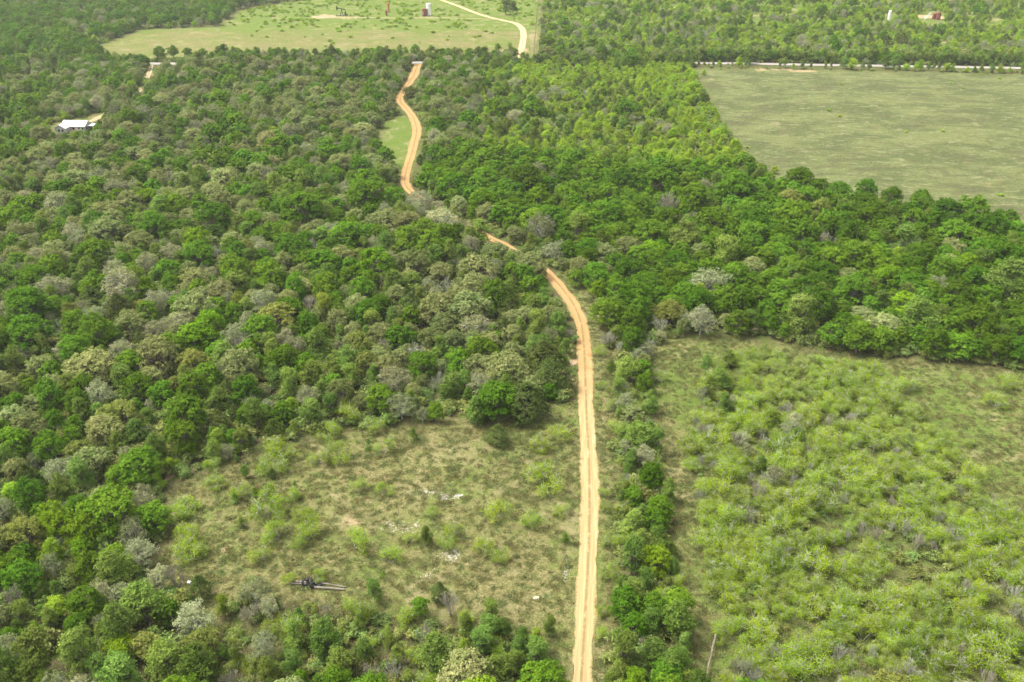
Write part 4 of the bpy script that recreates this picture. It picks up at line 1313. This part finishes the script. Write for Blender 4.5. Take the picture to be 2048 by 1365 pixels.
MIX = {  # kind -> share, by zone
    'main': dict(P=.37, G=.20, E=.19, K=.12, J=.07, B=.05, L=.03, Y=.01),
    'upper': dict(P=.39, E=.20, G=.13, K=.14, J=.05, L=.09, B=.03),
    'corner': dict(G=.44, E=.28, L=.07, K=.08, P=.10, J=.03),
    'band': dict(G=.72, E=.12, L=.03, K=.05, P=.06, B=.02),
    'yellow': dict(L=.70, E=.14, M=.06, K=.04, J=.02, B=.03, G=.02),
    'topright': dict(L=.66, E=.17, G=.05, J=.02, K=.08, B=.04),
    'hedge': dict(E=.42, G=.16, K=.12, M=.20, B=.10),
    'lowleft': dict(E=.42, G=.24, L=.06, K=.14, P=.08, J=.02, B=.04),
    'lowscrub': dict(E=.30, M=.38, B=.14, K=.10, S=.08),
    'scrub': dict(M=.78, B=.16, E=.02, K=.04),
    'sparse': dict(M=.9, S=.06, E=.04),
    'topfield': dict(L=1.0),
}
SIZE = {'G': (2.9, 5.0), 'P': (2.6, 5.0), 'Y': (2.6, 4.2), 'K': (2.2, 4.0), 'E': (1.5, 3.3), 'L': (1.5, 2.8), 'J': (1.2, 2.6), 'B': (1.3, 2.4), 'M': (.8, 2.5), 'S': (.5, .9)}


def zone_of(x, y):
    s = {k: sdist(p, x, y) for k, p in POLY.items()}
    px, py, _ = to_px(x, y, 0)
    z = np.full(len(x), 'main', dtype='U10')
    z[py < 330] = 'upper'
    z[(py < 128) & (px < 480)] = 'corner'
    z[(py < 330) & (px < 60 + (330 - py) * .3)] = 'corner'
    for k in ('lowleft', 'yellow', 'band', 'topright', 'hedge', 'lowscrub'):
        z[s[k] > 0] = k
    opn = np.max([s[k] for k in ('meadow', 'field', 'pasture', 'glade', 'yard')], axis=0)
    z[(opn > -.5) & ~np.isin(z, ('hedge', 'lowscrub'))] = 'open'
    z[s['hedge'] > .5] = 'hedge'
    z[s['meadow'] > 0] = 'sparse'
    z[(s['lowscrub'] > 0)] = 'lowscrub'
    z[s['field'] > .5] = 'sparse'
    z[s['scrub'] > 0] = 'scrub'
    z[s['pasture'] > -1] = 'open'
    z[s['topfield'] > -1] = 'topfield'
    return z


def candidates(n, ymin, ymax, r):
    y = np.sqrt(r.uniform(ymin ** 2, ymax ** 2, n))
    dep = y * CP + CAM_H * SP
    x = r.uniform(-1, 1, n) * (dep * .60 + 9)
    return x, y


def fill(n, ymin, ymax, seed, factor=.58, zones=None, big=1.0):
    r = np.random.default_rng(seed)
    X, Y = candidates(n, ymin, ymax, r)
    Z = zone_of(X, Y)
    U = r.random((n, 4))
    clusters = vnoise(X, Y, 11, 9)
    kindpatch = vnoise(X, Y, 22, 12)
    for x, y, z, u, cl, kp in zip(X, Y, Z, U, clusters, kindpatch):
        if z == 'open' or (zones and z not in zones): continue
        if z == 'sparse' and (u[3] > (.045 if x > 18 else .05) or cl < .5): continue
        if z == 'topfield':
            px, py, _ = to_px(x, y)
            dens = .55 if (py < 34 or 38 < py < 56) and cl > .42 else .05
            if py > 62: dens = .04
            if px < 480: dens *= .15
            if u[3] > dens: continue
        if z == 'scrub' and cl < .27 and u[3] < .55: continue
        if z == 'topright' and cl < .33 and u[3] > .22: continue
        mix = MIX[z]
        # kinds grow in drifts
        v = (u[0] * .55 + kp * .45)
        v = min(max((v - .5) * 1.25 + .5, 0), .9999)
        acc = 0
        tot = sum(mix.values())
        for k, w in mix.items():
            acc += w / tot
            if v < acc: break
        lo, hi = SIZE[k]
        rad = (lo + (hi - lo) * u[1] ** 1.25) * big
        if z == 'topfield': rad = 1.0 + 1.7 * u[1]
        if z == 'lowscrub': rad *= .72
        if z == 'hedge': rad = min(rad * .8, 2.5)
        if z == 'scrub': rad *= (.62 if k != 'M' else .62 + .75 * kp)
        f = factor
        if z in ('scrub',): f = .47
        if z == 'lowscrub': f = .68
        if z == 'corner': f = .58
        if crowded(x, y, rad, f): continue
        if track_gap(x, y) < (rad * .55 if z != 'sparse' else rad): continue
        if covers(k, x, y, rad): continue
        tint = '' if u[2] < .62 else ('d' if u[2] < .76 else ('b' if u[2] < .84 else ('g' if u[2] < .93 else 'p')))
        if k in 'JMS' and tint in 'gpb': tint = ''
        if k in 'LY' and tint in 'gpb': tint = ''
        if k in 'KPB' and tint == 'b': tint = ''
        if k == 'G' and tint == 'p': tint = ''
        if z == 'topfield': tint = 'q'
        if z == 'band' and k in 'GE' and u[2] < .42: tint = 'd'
        t = [k, tint, x, y, rad, False]
        trees.append(t); gridded(t)


fill(9500, 70, 320, 3)
fill(8500, 70, 260, 4, zones=('scrub', 'lowscrub', 'hedge'))
fill(26000, 310, 960, 5)
fill(18000, 70, 560, 6, factor=.52, big=.62, zones=('main', 'upper', 'band', 'lowleft', 'hedge', 'yellow'))

fill(5000, 70, 260, 8, zones=('hedge',), factor=.42, big=.7)
re_ = np.random.default_rng(77)
X, Y = candidates(9000, 280, 520, re_)
D = sdist(POLY['pasture'], X, Y)
for x, y, d, u in zip(X, Y, D, re_.random((len(X), 2))):
    if 0 < d and u[0] < .10 * math.exp(-d / 7.0) + .006:
        rad = .6 + 1.1 * u[1]
        if crowded(x, y, rad, .6) or track_gap(x, y) < 2 or covers('L', x, y, rad): continue
        t = ['L', 'q' if u[1] < .8 else '', x, y, rad, False]
        trees.append(t); gridded(t)

# ------------------------------------------------------------------ the largest in view become things, the rest one mass per kind
for t in trees:
    k, tint, x, y, r, listed = t
    R0, H0, hc = NOMINAL[k]
    H = H0 * (r / R0) ** .75 * (.36 if tint == 'q' else 1)
    px, py, s = to_px(x, y, H * hc)
    t += [px, py, r * s, H]
LIMIT = {'G': 290, 'P': 290, 'Y': 60, 'K': 260, 'E': 290, 'L': 200, 'J': 150, 'B': 140, 'M': 290, 'S': 60}
things, masses = [], {}
for k in NOMINAL:
    L = [t for t in trees if t[0] == k]
    inframe = [t for t in L if -t[8] * .6 < t[6] < 2048 + t[8] * .6 and -t[8] * .5 < t[7] < 1365 + t[8] * .8]
    inframe.sort(key=lambda t: -(t[8] * (1.6 if t[5] else 1)))
    keep = inframe[:LIMIT.get(k, 0)]
    ids = set(map(id, keep))
    things += keep
    masses[k] = [t for t in L if id(t) not in ids]

NOUN = {'G': 'green oak', 'P': 'pale olive oak', 'Y': 'golden olive oak', 'K': 'greyish budding tree', 'E': 'slender green tree', 'L': 'yellow green tree', 'J': 'dark juniper', 'B': 'bare grey tree', 'M': 'yellow green mesquite', 'S': 'young sapling'}
TADJ = {'G': {'d': 'dark', 'b': 'bright', 'g': 'dull'}, 'P': {'d': 'dark', 'b': 'yellowish', 'g': 'greyish', 'p': 'very light'}, 'Y': {'p': 'light'}, 'K': {'d': 'dark', 'b': 'yellowish', 'p': 'whitish'}, 'E': {'d': 'dark', 'b': 'yellowish', 'g': 'greyish', 'p': 'pale'}, 'L': {'d': 'dark'}, 'J': {'d': 'blackish', 'b': 'olive'}, 'B': {'p': 'whitish', 'd': 'dusky'}, 'M': {'d': 'dull', 'b': 'bright'}, 'S': {}}
LANDMARK = [('the pole and tyre pile', 636, 1172), ('the lone meadow juniper', 995, 866), ("the dirt track's bend", 1148, 612), ('the white roofed house', 145, 255), ('the fallen dead log', 1420, 1322), ('the pumpjack', 684, 25),
            ('the tall white tank', 857, 22), ("the white scrap", 378, 1163), ("the grove's pale bare tree", 1337, 413), ('the dark domed olive oak', 1082, 454), ('the white bare tree far left', 25, 1192),
            ('the broad golden oak far left', 45, 1063), ('the tall bright green oak', 392, 482), ("the big trackside pale oak", 1010, 738), ('the lime rock streaks', 870, 990), ("the pasture's near corner", 1395, 150),
            ("the field edge's pale oak", 1768, 653), ("the winding track's top", 838, 128), ('the narrow middle glade', 795, 285), ('the red rusted tanks', 1868, 33), ('the narrow white tank', 1777, 33), ('the orange rusted vessel', 777, 18),
            ("the road's right end", 2040, 138), ("the khaki domed oak", 475, 726), ("the feathery khaki meadow tree", 387, 1230), ("the track's lower end", 1163, 1355), ("the lone narrow conifer", 878, 1184),
            ('the far left meadow edge', 320, 1010), ('the lower right corner', 2030, 1350), ("the scrub's right edge", 2030, 1000), ("the scrub's green thicket", 1445, 760), ('the pinkish domed tree', 1420, 567), ("the pasture side bare tree", 1652, 482), ('the lower left corner', 20, 1345), ("the wood's left edge", 10, 700)]
LMX = np.array([(a, b) for _, a, b in LANDMARK], float)


def where(px, py):
    d = LMX - (px, py)
    i = int(np.argmin(np.hypot(d[:, 0], d[:, 1] * 1.4)))
    dx, dy = px - LMX[i, 0], (py - LMX[i, 1]) * 1.4
    dist = math.hypot(dx, dy)
    if dist < 9: return i, 'at', dist
    a = math.degrees(math.atan2(-dy, dx)) % 360
    return i, ['right of', 'behind right of', 'behind', 'behind left of', 'left of', 'front left of', 'in front of', 'front right of'][int(((a + 22.5) % 360) // 45)], dist


def size_word(k, r):
    lo, hi = SIZE[k]
    f = (r - lo) / (hi - lo)
    return 'small' if f < .25 else ('broad' if f > .72 else 'medium')


ORD = ['nearest', 'second', 'third', 'fourth', 'fifth', 'sixth', 'seventh', 'eighth', 'ninth', 'tenth', 'eleventh', 'twelfth']
sets = {}
for t in things:
    i, d, dist = where(t[6], t[7])
    adj = (size_word(t[0], t[4]) + ' ' + TADJ[t[0]].get(t[1], '')).strip()
    sets.setdefault((adj, t[0], d, i), []).append((dist, t))
for (adj, k, d, i), L in sets.items():
    L.sort(key=lambda q: q[0])
    for n, (dist, t) in enumerate(L):
        base = '%s %s' % (adj, NOUN[k])
        if len(L) == 1:
            lab = '%s %s %s' % (base, d, LANDMARK[i][0])
        elif n < len(ORD):
            lab = '%s, %s %s %s' % (base, ORD[n], d, LANDMARK[i][0])
        else:
            lab = '%s farther off %s %s' % (base, d, LANDMARK[i][0])
        t.append(' '.join(lab.split()))
GROUPS = {'G': 'green oaks of the wood', 'P': 'pale olive oaks of the wood', 'Y': 'golden olive oaks of the wood', 'K': 'greyish budding trees', 'E': 'slender green trees', 'L': 'yellow green trees', 'J': 'dark junipers', 'B': 'bare grey trees and shrubs', 'M': 'mesquite shrubs of the open ground', 'S': 'young saplings in the meadow'}
for t in things:
    k, tint, x, y, r, listed, px, py, rp, H, lab = t
    R0, H0, hc = NOMINAL[k]
    crown_m, trunk_m = random.choice(PROTO[k])
    o = bpy.data.objects.new(NAMES[k], None)
    o.empty_display_size = .3
    o.location = (x, y, hz(x, y))
    o.rotation_euler = (0, 0, random.uniform(0, 6.283))
    o.scale = (r / R0 * random.uniform(.85, 1.15), r / R0 * random.uniform(.85, 1.15), H / H0 * random.uniform(.85, 1.18))
    col.objects.link(o)
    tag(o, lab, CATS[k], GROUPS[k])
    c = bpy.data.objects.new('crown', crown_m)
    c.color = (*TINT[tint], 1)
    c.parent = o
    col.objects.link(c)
    w = bpy.data.objects.new('trunk', trunk_m)
    w.parent = o
    col.objects.link(w)

MASS = {'G': ('green_oak_wood', 'farther green oaks of the wood reading as one mass'), 'P': ('pale_oak_wood', 'farther pale olive oaks of the wood reading as one mass'), 'K': ('budding_wood', 'farther greyish budding trees reading as one mass'),
        'L': ('yellow_green_wood', 'farther yellow green trees reading as one mass'), 'E': ('slender_tree_wood', 'farther slender green trees reading as one mass'), 'J': ('juniper_wood', 'farther dark junipers dotted through the wood'), 'B': ('bare_wood', 'farther bare grey trees in the wood'), 'M': ('mesquite_scrub', 'farther yellow green mesquite reading as one mass')}
for k, (nm, lab) in MASS.items():
    L = masses[k] + (masses['Y'] if k == 'P' else []) + (masses['S'] if k == 'E' else [])
    if not L: continue
    R0, H0, hc = NOMINAL[k]
    pts = [(t[2], t[3], hz(t[2], t[3]), t[4] / R0, t[9] / H0, random.uniform(0, 6.283)) for t in L]
    scatter(nm, FAR[k], NFAR[k], pts, lab)
print('TREES', len(trees), {k: (len([t for t in things if t[0] == k]), len(masses[k])) for k in NOMINAL})

# ------------------------------------------------------------------ undergrowth and grass
r = np.random.default_rng(21)
X, Y = candidates(88000, 70, 640, r)
Z = zone_of(X, Y)
keep = ~np.isin(Z, ('open', 'sparse', 'topfield')) & (r.random(len(X)) < np.where(Y < 250, 1.0, .55)) & ((Z != 'scrub') | (r.random(len(X)) < .35))
pts = []
for x, y, z in zip(X[keep], Y[keep], Z[keep]):
    if track_gap(x, y) < .6: continue
    s = random.uniform(.7, 1.75) * (.7 if z in ('scrub', 'lowscrub') else 1)
    if covers('U', x, y, 1.2 * s): continue
    pts.append((x, y, hz(x, y), s, s * random.uniform(.7, 1.2), random.uniform(0, 6.283)))
scatter('undergrowth', FAR['U'], 6, pts, 'low tangled brush filling the gaps under the trees')
print('BRUSH', len(pts))

tuft_c = bpy.data.collections.new('tufts')
for i in range(6):
    n = 46
    c = np.stack([rng.normal(0, .26, n), rng.normal(0, .26, n), rng.uniform(.03, .16, n)], -1)
    nn = unit(rng.normal(size=(n, 3)) + np.array([0, 0, .9]))
    V, F, T = leaf_quads(c, nn, rng.uniform(.10, .24, n), rng.uniform(.018, .04, n), rng.random(n))
    me = raw_mesh('tuft_%02d' % i, V, F, [LEAF['T']], T)
    tuft_c.objects.link(bpy.data.objects.new('tuft_%02d' % i, me))
X, Y = candidates(110000, 70, 270, r)
Z = zone_of(X, Y)
keep = np.isin(Z, ('sparse', 'lowscrub', 'scrub', 'hedge')) & (vnoise(X, Y, 2.5, 31) * .5 + vnoise(X, Y, 7, 32) * .5 > r.random(len(X)) * .75)
pts = []
for x, y in zip(X[keep], Y[keep]):
    if abs(track_gap(x, y)) < 40 and track_gap(x, y) < -.15: continue
    s = random.uniform(.6, 1.5)
    pts.append((x, y, hz(x, y), s, s * random.uniform(.6, 1.2), random.uniform(0, 6.283)))
scatter('grass', tuft_c, 6, pts, 'dry and green grass tufts over the open ground')
print('GRASS', len(pts))

# ------------------------------------------------------------------ small things lying in the grass
def lie(px, py):
    x, y = ground_at(px, py)
    return x, y, hz(x, y)


poles = [((592, 1166.5), (660, 1172), .16, 'upper grey weathered pole behind the tyres'), ((583, 1170.5), (625, 1171.5), .13, 'short left pole end under the tyres'), ((630, 1178.5), (690, 1182.5), .19, 'thick lower grey pole right of the tyres'), ((655, 1171.5), (692, 1177), .12, 'thin broken pole on the right of the pile')]
for a, b, rad, lab in poles:
    p, q = Vector(lie(*a)), Vector(lie(*b))
    o = empty('wooden_pole', (p + q) / 2)
    tag(o, lab, 'pole', 'old poles dumped in the meadow')
    n = 5
    d = (q - p) / n
    mb = MB()
    pts_ = [p - (p + q) / 2 + d * i + Vector((random.uniform(-.03, .03), random.uniform(-.03, .03), rad + .06)) for i in range(n + 1)]
    for i in range(n):
        mb.tube(pts_[i], pts_[i + 1], rad * (1 - .05 * i), rad * (1 - .05 * (i + 1)), n=9, cap=(i in (0, n - 1)))
    mb.build('shaft', FADED_WOOD, o)


def make_tyre(px, py, z, rot, lab, rad=.52):
    x, y, g_ = lie(px, py)
    o = empty('tyre', (x, y, g_ + z))
    o.rotation_euler = rot
    tag(o, lab, 'tyre', 'old tyres dumped on the poles')
    prof = []
    for k in range(10):
        t = 2 * math.pi * k / 10
        prof.append((rad - .15 + .15 * math.cos(t), .14 * math.sin(t)))
    n = 22
    vs, fs = [], []
    for k in range(n):
        a = 2 * math.pi * k / n
        for rr, zz in prof: vs.append((rr * math.cos(a), rr * math.sin(a), zz))
    for k in range(n):
        for j in range(10):
            fs.append((k * 10 + j, ((k + 1) % n) * 10 + j, ((k + 1) % n) * 10 + (j + 1) % 10, k * 10 + (j + 1) % 10))
    MB().add(vs, fs).build('casing', RUBBER, o, smooth=True)
    tr = MB()
    for k in range(30):
        a = 2 * math.pi * k / 30
        c, s = math.cos(a), math.sin(a)
        tr.bar(((rad + .005) * c, (rad + .005) * s, -.09), ((rad + .005) * math.cos(a + .06), (rad + .005) * math.sin(a + .06), .09), .05, .03)
    tr.build('tread', RUBBER, o)['kind'] = 'stuff'


make_tyre(611, 1172.5, .62, (R(62), R(10), R(20)), 'leftmost black tyre leaning on the pole pile')
make_tyre(620.5, 1168.5, .60, (R(55), R(-8), R(-30)), 'rearmost black tyre of the pole pile')
make_tyre(626.5, 1177.5, .55, (R(70), R(6), R(40)), 'frontmost black tyre of the pole pile')
make_tyre(638, 1174, .45, (R(35), R(-18), R(10)), 'rightmost black tyre lying half flat on the pole pile', .46)

p, q = Vector(lie(1429, 1284)), Vector(lie(1410, 1368))
o = empty('dead_log', (p + q) / 2)
tag(o, 'straight fallen dead log lying through the lower right scrub', 'log')
mb = MB()
for i in range(8):
    a_, b_ = (p - q) * (.5 - i / 8), (p - q) * (.5 - (i + 1) / 8)
    mb.tube(a_ + Vector((.04 * math.sin(i * 2), 0, 1.15 - .05 * i)), b_ + Vector((.04 * math.sin(i * 2 + 2), 0, 1.1 - .05 * i)), .15 - .008 * i, .15 - .008 * (i + 1), n=9)
mb.build('shaft', FADED_WOOD, o)
br = MB()
br.tube((0, .3, 1.0), (.1, .5, -.1), .07, .04, n=6).tube((p - q) * .42 + Vector((0, 0, 1.1)), (p - q) * .44 + Vector((.1, 0, -.1)), .07, .05, n=6).tube((p - q) * -.42 + Vector((0, 0, .8)), (p - q) * -.44 + Vector((.1, 0, -.1)), .07, .05, n=6)
br.build('branch', FADED_WOOD, o)

x, y, g_ = lie(378, 1164)
o = MB().add([(-.45, -.3, .02), (.35, -.38, .05), (.5, .25, .02), (-.3, .4, .03), (-.1, -.05, .55), (.22, .1, .38), (.05, -.25, .3), (-.28, .12, .25)],
             [(0, 1, 6), (1, 5, 6), (1, 2, 5), (2, 3, 5), (3, 7, 5), (3, 0, 7), (0, 6, 4), (6, 5, 4), (5, 7, 4), (7, 0, 4), (0, 3, 2, 1)]).build('plastic_scrap', PLASTIC, None, (x, y, g_))
o.scale = (.75, .75, .75)
tag(o, 'crumpled white plastic scrap in the grass at the meadow edge', 'scrap')
x, y, g_ = lie(1073, 1197)
rk = MB().lathe([(.25, -.05), (.42, .08), (.36, .22), (.18, .31), (.02, .33)], 9).build('rock', plain_mat('tan_rock', (0.32, 0.25, 0.16), (0.46, 0.38, 0.26), 2.5, 0.95, bump=.4), None, (x, y, g_))
rk.scale = (1.3, .8, 1)
tag(rk, 'lone tan rock on the bare ground left of the track', 'rock')

# scattered lumps of lime rock on the bare streaks
stones = MB()
for px_, py_, n, sx_, sy_ in ((862, 986, 60, 38, 9), (905, 994, 40, 22, 6), (900, 1112, 40, 22, 12), (1131, 1148, 45, 7, 16), (805, 1055, 50, 36, 14), (850, 1152, 30, 20, 12)):
    for _ in range(n):
        x, y = ground_at(px_ + random.gauss(0, sx_ * .5), py_ + random.gauss(0, sy_ * .5))
        s = random.uniform(.04, .13)
        z = hz(x, y)
        v = [(x + s * random.uniform(.7, 1.2) * math.cos(a), y + s * random.uniform(.7, 1.2) * math.sin(a), z - .02) for a in (0, 1.2, 2.5, 3.8, 5.0)]
        top = [(x + (vx - x) * .6, y + (vy - y) * .6, z + s * random.uniform(.4, .8)) for vx, vy, _ in v]
        k = list(range(5))
        stones.add(v + top, [(i, (i + 1) % 5, 5 + (i + 1) % 5, 5 + i) for i in k] + [(5, 6, 7, 8, 9)])
so = stones.build('lime_rubble', plain_mat('white_lime_rock', (0.36, 0.33, 0.28), (0.48, 0.45, 0.40), 2.0, 0.95))
tag(so, 'scattered white lime rock rubble on the bare meadow streaks', kind='stuff')

# ------------------------------------------------------------------ thin spring haze over the whole place
hm, hnt, hnd, hlk, hout = new_mat('thin_haze')
pv = hnd.new('ShaderNodeVolumePrincipled')
pv.inputs['Color'].default_value = (0.88, 0.92, 0.90, 1)
pv.inputs['Density'].default_value = 0.00008
pv.inputs['Anisotropy'].default_value = 0.2
hlk.new(pv.outputs[0], hout.inputs['Volume'])
haze = MB().box(-1700, 1700, -1700, 1700, -2.5, CAM_H + 8).build('haze', hm)
tag(haze, 'thin pale haze in the spring air', kind='stuff')
